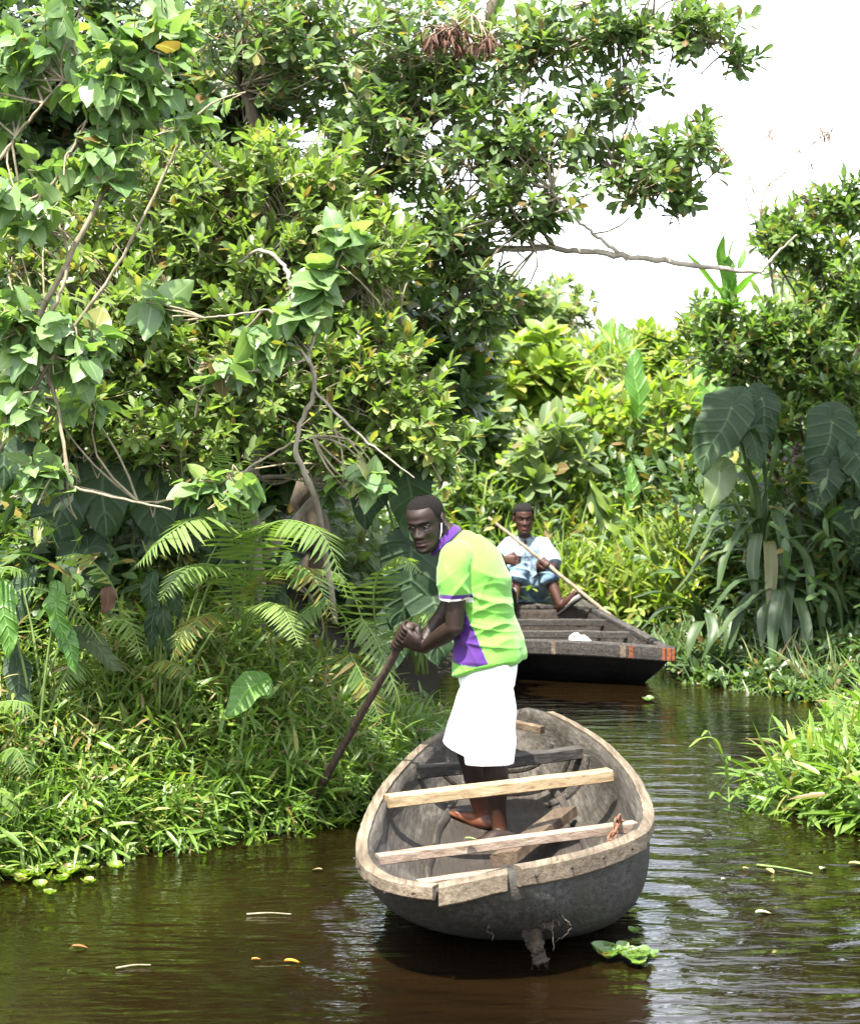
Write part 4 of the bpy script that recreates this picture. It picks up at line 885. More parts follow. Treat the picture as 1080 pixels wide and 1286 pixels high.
def wide_tpl(ws, vs, fold=.2, droop=.25, wav=.03, notch=.0):
    """smoother broad blade: five vertices per row, soft fold, wavy edge"""
    u = np.array([-1, -.55, 0, .55, 1]); V = [(0, 0, 0)]; UVc = [(0, 0)]
    for k, (w_, v) in enumerate(zip(ws, vs)):
        for a in u: V.append((a * w_, v + (notch * (1 - abs(a)) if v < 0.02 else 0), -droop * v * v + fold * w_ * abs(a) ** 1.6 + wav * math.sin(2.4 * k + a * 2) * a * a)); UVc.append((a, v))
    V.append((0, 1, -droop)); UVc.append((0, 1)); n = len(ws); T = []
    for a in range(4): T.append((0, 2 + a, 1 + a)); T.append((len(V) - 1, 1 + (n - 1) * 5 + a, 2 + (n - 1) * 5 + a))
    for r_ in range(n - 1):
        for a in range(4): p = 1 + r_ * 5 + a; T += [(p, p + 1, p + 6), (p, p + 6, p + 5)]
    return np.array(V, float), np.array(T), np.array(UVc, float)
HEART = wide_tpl([.26, .38, .42, .37, .24, .09], [-.07, .06, .26, .52, .76, .92], .22, .3, .03, .09)
ROUND = wide_tpl([.2, .40, .50, .45, .25], [.08, .3, .55, .8, .95], .25, -.25, .02)
HEART_OLD = leaf_tpl([.22, .37, .42, .36, .22, .08], [-.07, .06, .26, .52, .76, .91], .16, .25, True, 0, 0.0)
BLADE = leaf_tpl([.022, .020, .012], [.25, .55, .82], .4, .55)
BLADE2 = leaf_tpl([.03, .028, .018], [.25, .55, .82], .5, .25)
PINNA = leaf_tpl([.050, .046], [.10, .6], .15, .12)
BROAD = leaf_tpl([.16, .25, .22, .11], [.15, .42, .68, .88], .22, .22)
FAR = leaf_tpl([.22], [.5], .3, .1)
def frames(D, U):
    D = nrm(D); Z = nrm(U - (U * D).sum(-1, keepdims=True) * D); X = np.cross(D, Z); return X, D, Z
def cloud(P, D, U, S, tpl, W=None, rnd=None):
    """vertices, triangles and leaf coordinates of many leaves"""
    V, T, uv = tpl; X, Y, Z = frames(D, U); n = len(P); S = np.broadcast_to(S, (n,)); W = np.ones(n) if W is None else W
    A = (P[:, None, :] + X[:, None, :] * (V[None, :, 0] * (S * W)[:, None])[..., None] + Y[:, None, :] * (V[None, :, 1] * S[:, None])[..., None] + Z[:, None, :] * (V[None, :, 2] * S[:, None])[..., None])
    F = (T[None] + (np.arange(n) * len(V))[:, None, None]).reshape(-1, 3)
    rnd = rng.uniform(0, 1, n) if rnd is None else rnd
    at = np.concatenate([np.broadcast_to(uv[None], (n, len(V), 2)), np.broadcast_to(rnd[:, None, None], (n, len(V), 1))], -1)
    return A.reshape(-1, 3), F, at.reshape(-1, 3)
def sticks(P0, P1, r0, r1, bend=0.08, seg=3, sides=4):
    """many thin bent sticks at once"""
    n = len(P0); t = np.linspace(0, 1, seg + 1); d = P1 - P0; ln = np.linalg.norm(d, axis=1, keepdims=True)
    off = rng.normal(0, 1, (n, 3)) * ln * bend
    C = P0[:, None] + d[:, None] * t[None, :, None] + off[:, None] * (np.sin(np.pi * t))[None, :, None]
    T = nrm(d); A = nrm(np.cross(T, rng.normal(0, 1, (n, 3)))); B = np.cross(T, A); th = np.linspace(0, 2 * np.pi, sides, endpoint=False)
    r = np.asarray(r0).reshape(-1, 1) * (1 - t) + np.asarray(r1).reshape(-1, 1) * t; r = np.broadcast_to(r, (n, seg + 1))
    ring = A[:, None, :] * np.cos(th)[None, :, None] + B[:, None, :] * np.sin(th)[None, :, None]
    V = C[:, :, None, :] + ring[:, None] * r[:, :, None, None]
    i = np.arange(seg)[:, None] * sides; j = np.arange(sides)[None]; q = np.stack([i + j, i + (j + 1) % sides, i + sides + (j + 1) % sides, i + sides + j], -1).reshape(-1, 4)
    Q = (q[None] + (np.arange(n) * (seg + 1) * sides)[:, None, None]).reshape(-1, 4)
    return V.reshape(-1, 3), Q
def twig_leaves(B, O, Ln, nl, size, amin=35, amax=75, t0=0.25, grav=0.15, up=0.9, svar=0.25, droop=0.0, tipw=0.0):
    """leaves spiralling along twigs from B in direction O; returns leaf arrays and twig tips"""
    n = len(B); O = nrm(O); tips = B + O * Ln[:, None]
    k = np.arange(nl); t = t0 + (1 - t0) * ((k + 0.5) / nl) ** (1 - 0.5 * tipw); ph = rng.uniform(0, 6.28, (n, 1)) + k[None] * 2.39996
    A = nrm(np.cross(O, rng.normal(0, 1, (n, 3)))); Bx = np.cross(O, A)
    rad = A[:, None] * np.cos(ph)[..., None] + Bx[:, None] * np.sin(ph)[..., None]
    al = np.radians(amax + (amin - amax) * t)[None, :, None] + rng.normal(0, .16, (n, nl, 1))
    D = O[:, None] * np.cos(al) + rad * np.sin(al); D[..., 2] -= grav + droop * rng.uniform(0.4, 1.2, (n, nl))
    U = O[:, None] * 0.5 + np.array([0, 0, up]) + rng.normal(0, .35, (n, nl, 3)) - rad * 0.15
    P = B[:, None] + O[:, None] * (Ln[:, None] * t[None])[..., None]
    S = size * rng.uniform(1 - svar, 1 + svar, (n, nl)) * (1 - 0.35 * np.abs(t[None] - .6))
    return P.reshape(-1, 3), D.reshape(-1, 3), U.reshape(-1, 3), S.reshape(-1), tips
def blob(px, py, d, rx, ry, rd, n, shell=0.35):
    """points filling an uneven ellipsoid whose middle is seen at a photo pixel"""
    c = PX(px, py, d); s = F_PX / d; r = nrm(rng.normal(0, 1, (n, 3))) * (rng.uniform(0, 1, (n, 1)) ** shell)
    return c + r * np.array([rx / s, rd, ry / s]), np.repeat(c[None], n, 0)
def in_view(P, m=0):
    s = F_PX / np.maximum(P[:, 1], .1); x = XC + P[:, 0] * s; y = YH + (CAM_H - P[:, 2]) * s
    return (x > -m) & (x < 1080 + m) & (y > -m) & (y < 1286 + m)
_leafmesh = {}
def leaf_mesh(key, tpl, mat):
    kk = (key, mat.name)
    if kk not in _leafmesh:
        V, T, uv = tpl; me = mesh_np('leaf', V, T, attr=np.hstack([uv, np.zeros((len(V), 1))])); me.materials.append(mat); _leafmesh[kk] = me
    return _leafmesh[kk]
def put_leaves(parent, base, key, tpl, mat, P, D, U, S, W=None, n_obj=150, stuff='foliage'):
    """the leaves that show largest become parts of their own, the rest one mesh"""
    n = len(P); W = rng.uniform(.85, 1.15, n) if W is None else W
    vis = in_view(P); dist = np.linalg.norm(P - np.array([0, 0, CAM_H]), axis=1) / S; dist[~vis] = 1e9
    pick = np.argsort(dist)[:n_obj] if n_obj else np.array([], int); pick = pick[dist[pick] < 1e8]
    rest = np.ones(n, bool); rest[pick] = False
    X, Y, Z = frames(D, U); me = leaf_mesh(key, tpl, mat)
    for k in pick:
        o = bpy.data.objects.new('leaf', me); COL.objects.link(o); o.parent = parent
        M = Matrix.Identity(4)
        for r_ in range(3): M[r_][0] = X[k, r_] * S[k] * W[k]; M[r_][1] = Y[k, r_] * S[k]; M[r_][2] = Z[k, r_] * S[k]; M[r_][3] = P[k, r_] - base[r_]
        o.matrix_local = M
    if rest.any():
        V, F, at = cloud(P[rest], D[rest], U[rest], S[rest], tpl, W[rest])
        o = link(stuff, mesh_np(stuff, V - base, F, attr=at), mat, parent); o['kind'] = 'stuff'
def limb_tubes(limbs, base, name, mat, parent, sides=9):
    """each limb: list of (px, py, d) and radii; returns sample points along all of them"""
    samples = []
    for P, r0, r1 in limbs:
        P = np.array([PX(*p) if len(p) == 3 else np.array(p[:3]) for p in P]); n = max(10, len(P) * 6); A = catmull(P, n); A[1:-1] += rng.normal(0, 0.25 * max(r0, .01), (n - 2, 3))
        g = Geo(); r = np.linspace(r0, r1, n) * (1 + .08 * rng.normal(0, 1, n)); ringtube(g, A - base, np.maximum(r, .002), sides=sides, round_end=.5)
        link(name if r0 > 0.03 else 'branch', g.mesh(name), mat if r0 < .04 else BARK_DARK, parent); samples.append(A[n // 5:])
    return np.vstack(samples)
def woody(name, label, cat, base, limbs, blobs, leaf, group=None, bark=None, trunk='trunk', nobj=150, lmax=0.5, connect=True):
    """a tree or shrub: limbs traced from the photo, twigs grown off them, leaves spiralling on the twigs"""
    base = np.array(base, float); t = empty(name, base, label, cat, group); bark = bark or BARK
    sm = limb_tubes(limbs, base, trunk, bark, t)
    C = []; O = []
    for b in blobs:
        p, c = blob(*b); C.append(p); O.append((p - c))
    C = np.vstack(C); O = np.vstack(O); O = nrm(nrm(O) * 0.7 + np.array([0.15, -0.35, 0.55]) * leaf.get('lift', 1.0) + rng.normal(0, .35, O.shape))
    n = len(C); Ln = leaf['twig'] * rng.uniform(.6, 1.3, n); B = C - O * Ln[:, None]
    P, D, U, S, tips = twig_leaves(B, O, Ln, leaf['n'], leaf['size'], leaf.get('amin', 35), leaf.get('amax', 75), leaf.get('t0', .25), leaf.get('grav', .12), leaf.get('up', .9), leaf.get('svar', .25), leaf.get('droop', 0), leaf.get('tipw', 0))
    V1, Q1 = sticks(B, tips, .0034, .0016, .06)
    Vs = [V1]; Qs = [Q1]
    if connect:
        near = np.empty((n, 3))
        for k in range(0, n, 400):
            dd = ((C[k:k + 400, None, :] - sm[None]) ** 2).sum(-1) * rng.uniform(.6, 1.4, (1, len(sm))); near[k:k + 400] = sm[dd.argmin(1)]
        V2, Q2 = sticks(near, B, .0065, .0034, .10, 4, 5); Vs.append(V2); Qs.append(Q2 + len(V1))
    o = link('twigs', mesh_np('twigs', np.vstack(Vs) - base, np.vstack(Qs)), TWIG, t); o['kind'] = 'stuff'
    put_leaves(t, base, leaf['key'], leaf['tpl'], leaf['mat'], P, D, U, S, n_obj=nobj, stuff='crown')
    return t
# ---- ferns
FERN = leaf_mat('fern', (0.075, 0.13, 0.03), (0.18, 0.25, 0.07), rough=0.45, transl=0.45, vein=0.2, ylo=0.96, brown=1.0)
def frond_mesh(P, width, npair=30, profile=None, sag=0.25, pt=PINNA, side_hint=(0, 0, 1), base=(0, 0, 0)):
    n = npair; A = catmull(np.array(P, float), n + 8); T = nrm(np.gradient(A, axis=0)); U = np.broadcast_to(np.array(side_hint, float), A.shape); X, Y, Z = frames(T, U)
    k = np.arange(6, n + 8); v = (k - 6) / (n + 1); w_ = width * (np.sin(np.pi * np.clip(v * .86 + .14, 0, 1)) ** .75 + .02)
    PP = []; DD = []; UU = []; SS = []
    for sg in (-1, 1):
        D = X[k] * sg + T[k] * .32 + rng.normal(0, .06, (len(k), 3)); D[:, 2] -= sag * rng.uniform(.5, 1.3, len(k)); PP.append(A[k]); DD.append(D); UU.append(Z[k] + rng.normal(0, .12, (len(k), 3))); SS.append(w_ * rng.uniform(.88, 1.08, len(k)))
    V, F, at = cloud(np.vstack(PP), np.vstack(DD), np.vstack(UU), np.concatenate(SS), pt, np.full(2 * len(k), 1.0), np.full(2 * len(k), rng.uniform(0, .9)) + rng.uniform(-.05, .05, 2 * len(k)))
    g = Geo(); ringtube(g, A, np.linspace(.0055, .0015, len(A)), sides=5); Vr, Qr, Tr = g.arrays()
    VV = np.vstack([V, Vr]) - np.array(base); Q = np.concatenate(Qr) + len(V); TT = np.vstack([F, np.concatenate(Tr) + len(V)])
    return mesh_np('frond', VV, [Q, TT], attr=np.vstack([at, np.tile([[0, .5, .9]], (len(Vr), 1))]))
def fern(label, base, fronds, width=0.16, group=None, npair=28):
    base = np.array(base, float); t = empty('fern', base, label, 'fern', group)
    for f in fronds:
        w_ = width; P = f
        if isinstance(f, tuple): P, w_ = f
        o = link('frond', frond_mesh(P, w_, npair, base=base), FERN, t)
    return t
# ---- big single leaves
def big_leaf_arrays(kind, n=16, m=11, wav=0.02):
    """blade with raised midrib and side veins; local Y along the midrib, attached at the origin"""
    if kind == 'ear':   vs = np.linspace(-.38, 1, n); wf = lambda v: np.where(v < 0, .40 * np.sqrt(np.clip((v + .38) / .38, 0, 1)) * 1.0, .40 * np.clip(1 - v, 0, 1) ** .72 * (1 + .55 * v))
    elif kind == 'arrow': vs = np.linspace(-.55, 1, n); wf = lambda v: np.where(v < 0, .30 * np.clip((v + .55) / .55, 0, 1) ** .5, .24 * np.clip(1 - v, 0, 1) ** .8 * (1 + .8 * v))
    elif kind == 'lance': vs = np.linspace(0, 1, n); wf = lambda v: .17 * np.sin(np.pi * np.clip(v, 0, 1) ** .75) ** .8
    elif kind == 'paddle': vs = np.linspace(0, 1, n); wf = lambda v: .20 * np.sin(np.pi * np.clip(.06 + .94 * v, 0, 1) ** .9) ** .55
    else: vs = np.linspace(0, 1, n); wf = lambda v: .16 * np.sin(np.pi * np.clip(v, 0, 1) ** 1.5) ** .8
    u = np.linspace(-1, 1, m); Vv, Uu = np.meshgrid(vs, u, indexing='ij'); Wd = wf(Vv); Wd = np.maximum(Wd, .004)
    X = Wd * Uu; Y = Vv.copy()
    if kind in ('ear', 'arrow'):                            # notch between the two back lobes
        notch = np.clip(-Vv, 0, 1) * np.exp(-(Uu / .35) ** 2); Y = Y + notch * .9
    ridge = .012 * np.cos(Vv * 34 - np.abs(Uu) * 7) * np.abs(Uu) * (1 - np.abs(Uu) * .3)
    Z = .14 * np.abs(X) - .20 * np.clip(Vv, 0, 1) ** 2 + ridge + wav * np.sin(Vv * 13 + 2 * np.sign(Uu)) * Uu ** 2 - .10 * np.clip(-Vv, 0, 1)
    V = np.stack([X, Y, Z], -1).reshape(-1, 3); return V, grid_faces(n, m), np.stack([Uu, Vv], -1).reshape(-1, 2)
def big_leaf(parent, base, root, at, tip_dir, up, size, kind, mat, stem=STEM, name='leaf', stem_r=.011, wscale=1.0, label=None, sub=True):
    V, Q, uv = big_leaf_arrays(kind, wav=.03 + .05 * rng.uniform()); at = np.array(at, float); X, Y, Z = frames(np.array([tip_dir], float), np.array([up], float))
    V = V + np.stack([.03 * np.sin(V[:, 1] * 7 + rng.uniform(0, 6)), np.zeros(len(V)), .05 * np.sin(V[:, 1] * 5 + V[:, 0] * 6 + rng.uniform(0, 6)) * (np.abs(V[:, 0]) + .1) * 2], -1)
    A = at + (V[:, :1] * X * wscale + V[:, 1:2] * Y + V[:, 2:3] * Z) * size - base
    me = mesh_np(name, A, Q, attr=np.hstack([uv * [1.0, 1], np.full((len(V), 1), rng.uniform(0, .9))])); o = link(name, me, mat, parent)
    if root is not None:
        root = np.array(root, float); g = Geo(); mid = root * .45 + at * .55 + np.array([0, 0, .12 * np.linalg.norm(at - root)]); ringtube(g, catmull(np.array([root, mid, at]), 12) - base, np.linspace(stem_r, stem_r * .55, 12), sides=7)
        link('stalk', g.mesh('stalk'), stem, o if sub else parent)
    if label: o['label'] = label
    return o
def ribbon_leaf(parent, base, path, width, mat, name='leaf', fold=.25, label=None):
    """long arching strap leaf along a path"""
    n = 14; A = catmull(np.array(path, float), n); T = nrm(np.gradient(A, axis=0)); X, Y, Z = frames(T, np.broadcast_to([0, 0, 1.0], T.shape) + T * 0.01)
    v = np.linspace(0, 1, n); w_ = width * np.clip(np.sin(np.pi * (v * .93 + .06)), 0, 1) ** .6 * (.6 + .4 * v ** .4); u = np.linspace(-1, 1, 7)
    Vv = A[:, None] + X[:, None] * (w_[:, None] * u[None])[..., None] + Z[:, None] * (fold * w_[:, None] * np.abs(u)[None] ** 1.5 + .05 * width * np.cos(u * 9)[None] + .10 * width * np.sin(v * 11)[:, None] * u[None] ** 2)[..., None]
    uv = np.stack(np.meshgrid(v, u, indexing='ij')[::-1], -1).reshape(-1, 2); me = mesh_np(name, Vv.reshape(-1, 3) - base, grid_faces(n, 7), attr=np.hstack([uv, np.full((len(uv), 1), rng.uniform(0, .9))]))
    o = link(name, me, mat, parent)
    if label: o['label'] = label
    return o
# ------------------------------------------------------------------ left bank
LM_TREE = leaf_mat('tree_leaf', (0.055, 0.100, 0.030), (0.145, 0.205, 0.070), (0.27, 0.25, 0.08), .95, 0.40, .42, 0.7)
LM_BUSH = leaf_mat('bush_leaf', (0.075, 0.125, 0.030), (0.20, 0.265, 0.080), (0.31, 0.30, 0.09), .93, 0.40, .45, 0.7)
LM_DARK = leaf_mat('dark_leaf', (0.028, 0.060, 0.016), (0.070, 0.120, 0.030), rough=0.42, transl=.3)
LM_HEART = leaf_mat('heart_leaf', (0.09, 0.16, 0.060), (0.21, 0.30, 0.125), (0.27, 0.35, 0.08), .95, 0.36, .45, vein=.45)
LM_GRASS = leaf_mat('grass_leaf', (0.07, 0.135, 0.018), (0.165, 0.255, 0.042), (0.29, 0.29, 0.08), .93, 0.42, .42, vein=.2)
LM_GRASS2 = leaf_mat('dry_grass_leaf', (0.09, 0.13, 0.025), (0.20, 0.24, 0.06), (0.36, 0.30, 0.14), .78, 0.5, .4, vein=.2)
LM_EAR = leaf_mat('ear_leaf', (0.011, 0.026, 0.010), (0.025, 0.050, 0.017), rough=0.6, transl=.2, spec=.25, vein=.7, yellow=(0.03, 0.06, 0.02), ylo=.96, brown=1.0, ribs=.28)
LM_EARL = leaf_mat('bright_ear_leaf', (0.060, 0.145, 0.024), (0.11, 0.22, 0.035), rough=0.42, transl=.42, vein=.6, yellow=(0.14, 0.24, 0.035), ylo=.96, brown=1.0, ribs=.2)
LM_STRAP = leaf_mat('strap_leaf', (0.025, 0.052, 0.015), (0.055, 0.090, 0.030), rough=0.5, transl=.28, vein=.5, yellow=(0.12, 0.15, 0.05), ylo=.96, brown=1.0)

TREE_LEAF = dict(key='obo', tpl=OBO, mat=LM_TREE, n=10, size=.105, twig=.20, amin=30, amax=80, t0=.35, tipw=.6)
woody('leaning_tree', 'tall grey-barked tree whose boughs reach out over the creek into the white sky', 'tree', (PX(390, 700, 12.2)[0], 12.2, 1.0),
      [([(392, 730, 12.2), (400, 560, 12.1), (430, 380, 12.0), (478, 235, 11.9), (540, 150, 11.8), (610, 40, 11.7), (640, -60, 11.7)], .085, .03),
       ([(470, 250, 11.9), (500, 330, 11.7), (545, 322, 11.5), (650, 312, 11.3), (720, 314, 11.2), (787, 322, 11.1), (862, 333, 11.1), (955, 341, 11.1)], .022, .013),
       ([(955, 341, 11.1), (975, 318, 11.1), (1000, 295, 11.1)], .011, .005), ([(787, 326, 11.1), (760, 305, 11.1), (735, 285, 11.05), (705, 258, 11.0), (690, 230, 11.0)], .011, .005),
       ([(545, 150, 11.8), (620, 100, 11.5), (720, 50, 11.3), (830, 40, 11.2), (930, 60, 11.2)], .022, .006),
       ([(500, 205, 11.9), (580, 190, 11.5), (680, 205, 11.3), (780, 215, 11.2), (870, 200, 11.2)], .018, .005),
       ([(600, 50, 11.7), (690, 20, 11.4), (800, -10, 11.3), (900, 20, 11.3)], .02, .006), ([(560, 185, 11.5), (620, 240, 11.2), (660, 285, 11.0)], .012, .004),
       ([(430, 380, 12.0), (380, 250, 11.9), (310, 120, 11.8), (300, -60, 11.8)], .05, .025), ([(860, 140, 11.2), (900, 180, 11.2), (935, 225, 11.2), (965, 262, 11.2)], .006, .003)],
      [(560, 70, 11.6, 110, 95, .5, 95, .45), (690, 50, 11.3, 100, 65, .4, 60, .5), (800, 30, 11.2, 90, 45, .35, 40, .5), (895, 40, 11.2, 62, 42, .3, 26, .5), (640, 175, 11.2, 90, 70, .4, 70, .5), (660, 260, 11.1, 75, 45, .3, 34, .5),
       (740, 150, 11.2, 75, 60, .3, 22, .5), (800, 215, 11.1, 80, 42, .3, 38, .5), (868, 185, 11.1, 52, 55, .3, 26, .5), (860, 250, 11.1, 30, 14, .2, 8, .5), (500, 180, 11.6, 110, 110, .6, 120, .4), (430, 60, 11.7, 120, 100, .7, 120, .4), (330, 40, 11.7, 110, 90, .7, 100, .4),
       (560, 290, 11.3, 70, 50, .4, 70, .45), (790, 110, 11.2, 60, 40, .3, 16, .5), (930, 70, 11.2, 26, 26, .2, 8, .5), (600, 370, 11.3, 60, 50, .4, 55, .45)],
      TREE_LEAF, nobj=290)
BUSH_LEAF = dict(key='ell', tpl=ELL, mat=LM_BUSH, n=11, size=.1, twig=.22, amin=25, amax=75, t0=.3, tipw=.5)
woody('yellow_green_bush', 'wide yellow-green bush with small pointed leaves filling the bank under the tree', 'bush', (PX(330, 800, 11.0)[0], 11.0, .95),
      [([(330, 790, 11.0), (320, 600, 10.9), (350, 420, 10.8), (360, 300, 10.8)], .035, .01), ([(330, 720, 11.0), (220, 560, 10.7), (180, 420, 10.6)], .025, .008), ([(335, 700, 11.0), (440, 560, 10.7), (500, 430, 10.6)], .025, .008),
       ([(215, 550, 10.7), (120, 520, 10.4), (60, 470, 10.3)], .012, .004), ([(320, 600, 10.9), (470, 590, 10.4), (560, 560, 10.3)], .012, .004)],
      [(230, 250, 10.8, 130, 90, .5, 148, .4), (360, 230, 10.8, 120, 80, .5, 132, .4), (300, 340, 10.6, 150, 80, .4, 148, .4), (450, 330, 10.7, 100, 90, .5, 117, .4), (150, 400, 10.4, 130, 90, .4, 132, .4), (330, 460, 10.4, 150, 80, .4, 140, .4),
       (480, 470, 10.5, 90, 90, .4, 101, .4), (540, 540, 10.3, 55, 60, .3, 42, .4), (100, 520, 10.2, 110, 60, .3, 74, .4), (230, 545, 10.2, 120, 50, .3, 70, .4), (430, 560, 10.3, 90, 45, .3, 54, .4), (60, 300, 10.6, 90, 90, .4, 70, .4)],
      BUSH_LEAF, nobj=290, bark=BARK)
woody('dark_tree', 'dark dense tree standing behind the yellow-green bush', 'tree', (PX(150, 700, 13.6)[0], 13.6, 1.1),
      [([(150, 760, 13.6), (140, 500, 13.5), (120, 200, 13.4), (110, -40, 13.4)], .09, .04), ([(145, 480, 13.5), (260, 250, 13.2), (330, 30, 13.2)], .05, .02), ([(150, 520, 13.5), (20, 330, 13.2), (-60, 200, 13.2)], .05, .02), ([(150, 600, 13.5), (400, 420, 13.2), (500, 300, 13.2)], .04, .012)],
      [(60, 90, 13.2, 180, 140, .8, 260, .4), (250, 100, 13.2, 150, 140, .8, 170, .4), (100, 350, 13.2, 200, 140, .8, 300, .4), (330, 330, 13.0, 170, 140, .8, 240, .4), (480, 430, 12.9, 120, 120, .7, 180, .4), (250, 560, 12.8, 260, 90, .6, 260, .4), (20, 560, 12.8, 120, 90, .5, 130, .4), (450, 100, 13.0, 110, 110, .6, 30, .5), (560, 480, 12.6, 60, 90, .5, 90, .4)],
      dict(key='bro', tpl=BROAD, mat=LM_DARK, n=11, size=.15, twig=.28, amin=30, amax=80, t0=.2), nobj=0, bark=BARK_DARK)
# broad heart-leaved shrubs hanging in front
HEARTL = dict(key='heart', tpl=HEART, mat=LM_HEART, n=7, size=.108, twig=.24, amin=30, amax=80, t0=.2, droop=.45, up=.9, lift=.5, svar=.4)
woody('heart_leaved_shrub', 'pale heart-leaved shrub with thin slanting brown stems beside the creek edge of the thicket', 'shrub', (PX(-40, 800, 9.6)[0], 9.6, .8),
      [([(-60, 640, 9.5), (-10, 560, 9.3), (30, 440, 9.1), (90, 320, 9.0), (150, 200, 9.0), (190, 60, 9.0), (215, -20, 9.0)], .02, .006), ([(-40, 300, 9.2), (20, 270, 9.1), (70, 225, 9.0), (110, 150, 9.0)], .014, .005), ([(-30, 620, 9.4), (60, 460, 9.0), (150, 330, 8.9), (215, 200, 8.9), (235, 160, 8.9)], .011, .004),
       ([(40, 420, 9.1), (70, 500, 9.0), (85, 590, 8.95), (95, 612, 8.95), (150, 625, 8.95), (215, 640, 8.95)], .010, .004), ([(0, 200, 9.0), (45, 140, 9.0), (100, 80, 9.0)], .008, .004), ([(-20, 470, 9.2), (60, 400, 9.0), (85, 330, 9.0), (75, 280, 9.0)], .012, .005)],
      [(150, 100, 9.0, 80, 80, .25, 38, .5), (205, 40, 9.0, 50, 50, .2, 18, .5), (60, 60, 9.1, 80, 70, .25, 18, .5), (140, 190, 9.0, 70, 50, .2, 22, .5), (30, 250, 9.0, 60, 60, .25, 14, .5), (40, 400, 9.0, 60, 60, .25, 22, .5), (100, 440, 9.0, 60, 40, .2, 14, .5), (20, 500, 9.0, 50, 50, .2, 12, .5), (255, 152, 8.9, 26, 18, .1, 4, .5), (0, 130, 9.1, 50, 60, .2, 10, .5), (60, 590, 8.95, 50, 30, .15, 7, .5)],
      HEARTL, nobj=290, bark=TWIG, trunk='stem')
woody('heart_leaved_sapling', 'spray of bright heart-shaped leaves on a bent pale branch in front of the yellow-green bush', 'sapling', (PX(420, 760, 9.9)[0], 9.9, .6),
      [([(420, 780, 9.9), (400, 640, 9.6), (372, 560, 9.4), (395, 490, 9.3), (388, 450, 9.2)], .014, .009), ([(388, 450, 9.2), (350, 462, 9.2), (290, 470, 9.2), (240, 490, 9.2)], .007, .003), ([(388, 450, 9.2), (400, 400, 9.2), (420, 340, 9.2), (445, 285, 9.2)], .008, .003), ([(395, 490, 9.3), (450, 545, 9.3), (520, 600, 9.3)], .007, .003), ([(388, 455, 9.2), (345, 395, 9.15), (300, 395, 9.1), (250, 400, 9.1)], .007, .003), ([(365, 385, 9.2), (360, 340, 9.2), (330, 315, 9.3), (300, 330, 9.4)], .012, .006)],
      [(432, 300, 9.2, 22, 20, .1, 7, .5), (405, 350, 9.2, 38, 28, .15, 10, .5), (385, 395, 9.2, 40, 26, .15, 10, .5), (345, 420, 9.2, 34, 26, .12, 7, .5), (290, 460, 9.2, 34, 16, .1, 5, .5), (205, 380, 9.1, 24, 16, .1, 4, .5), (262, 468, 9.2, 24, 14, .1, 2, .5)],
      dict(HEARTL, n=6, size=.125, twig=.16), nobj=290, bark=BARK, trunk='stem')
woody('trailing_vine', 'trailing vine with grey-green heart leaves hanging above the fern', 'vine', (PX(240, 640, 9.3)[0], 9.3, .9),
      [([(100, 612, 9.2), (180, 630, 9.2), (240, 622, 9.2), (300, 595, 9.2)], .007, .003), ([(300, 595, 9.3), (360, 560, 9.5), (420, 540, 9.6)], .006, .003)],
      [(265, 610, 9.2, 50, 28, .12, 14, .5), (310, 605, 9.2, 20, 20, .1, 3, .5), (470, 600, 9.5, 50, 26, .12, 7, .5), (110, 500, 9.2, 30, 30, .1, 3, .5)],
      dict(HEARTL, n=5, size=.10, twig=.14), nobj=120, bark=TWIG, trunk='stem')
# dead reddish leaves caught in the tree, bare sticks
m = leaf_mat('dead_leaf', (0.05, 0.022, 0.013), (0.12, 0.055, 0.03), (0.14, 0.07, 0.03), rough=.8, transl=.1)
DEAD = m
woody('dead_bough', 'dead bough with a hanging bunch of dry reddish-brown leaves up in the leaning tree', 'branch', PX(575, 20, 11.0), [([(640, -20, 11.0), (590, 20, 11.0), (545, 55, 11.0)], .006, .003)],
      [(560, 45, 10.95, 40, 24, .12, 26, .5), (610, 55, 10.95, 26, 16, .1, 8, .5)], dict(key='dead', tpl=LAN, mat=DEAD, n=9, size=.09, twig=.09, droop=1.3, lift=-.5), bark=TWIG, nobj=40)

# elephant ears in the shade of the left bank
def ear_plant(label, base, leaves, kind='ear', mat=None, name='elephant_ear', cat='plant', group=None, stem_r=.012):
    base = np.array(base, float); t = empty(name, base, label, cat, group)
    for L_ in leaves:
        at, tip, up, size = L_[:4]; mt = L_[4] if len(L_) > 4 else (mat or LM_EAR); big_leaf(t, base, base + rng.normal(0, .03, 3) * [1, 1, 0], at, tip, up, size, kind, mt, stem_r=stem_r, wscale=rng.uniform(.9, 1.1))
    return t
F3 = lambda a, b, c: np.array([a, b, c], float)
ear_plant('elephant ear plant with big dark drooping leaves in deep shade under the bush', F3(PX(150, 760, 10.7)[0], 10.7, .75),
          [(PX(140, 545, 10.3), (-.1, -.25, -1), (-.1, -1, .5), .52), (PX(190, 570, 10.3), (.15, -.2, -1), (.2, -1, .4), .46), (PX(90, 600, 10.4), (-.4, -.2, -1), (-.3, -1, .4), .45), (PX(25, 500, 10.1), (-.2, -.3, -1), (0, -1, .5), .45), (PX(240, 600, 10.5), (.3, -.1, -1), (.3, -1, .3), .4), (PX(110, 690, 10.3), (-.1, -.5, -.8), (0, -.7, .8), .36)])
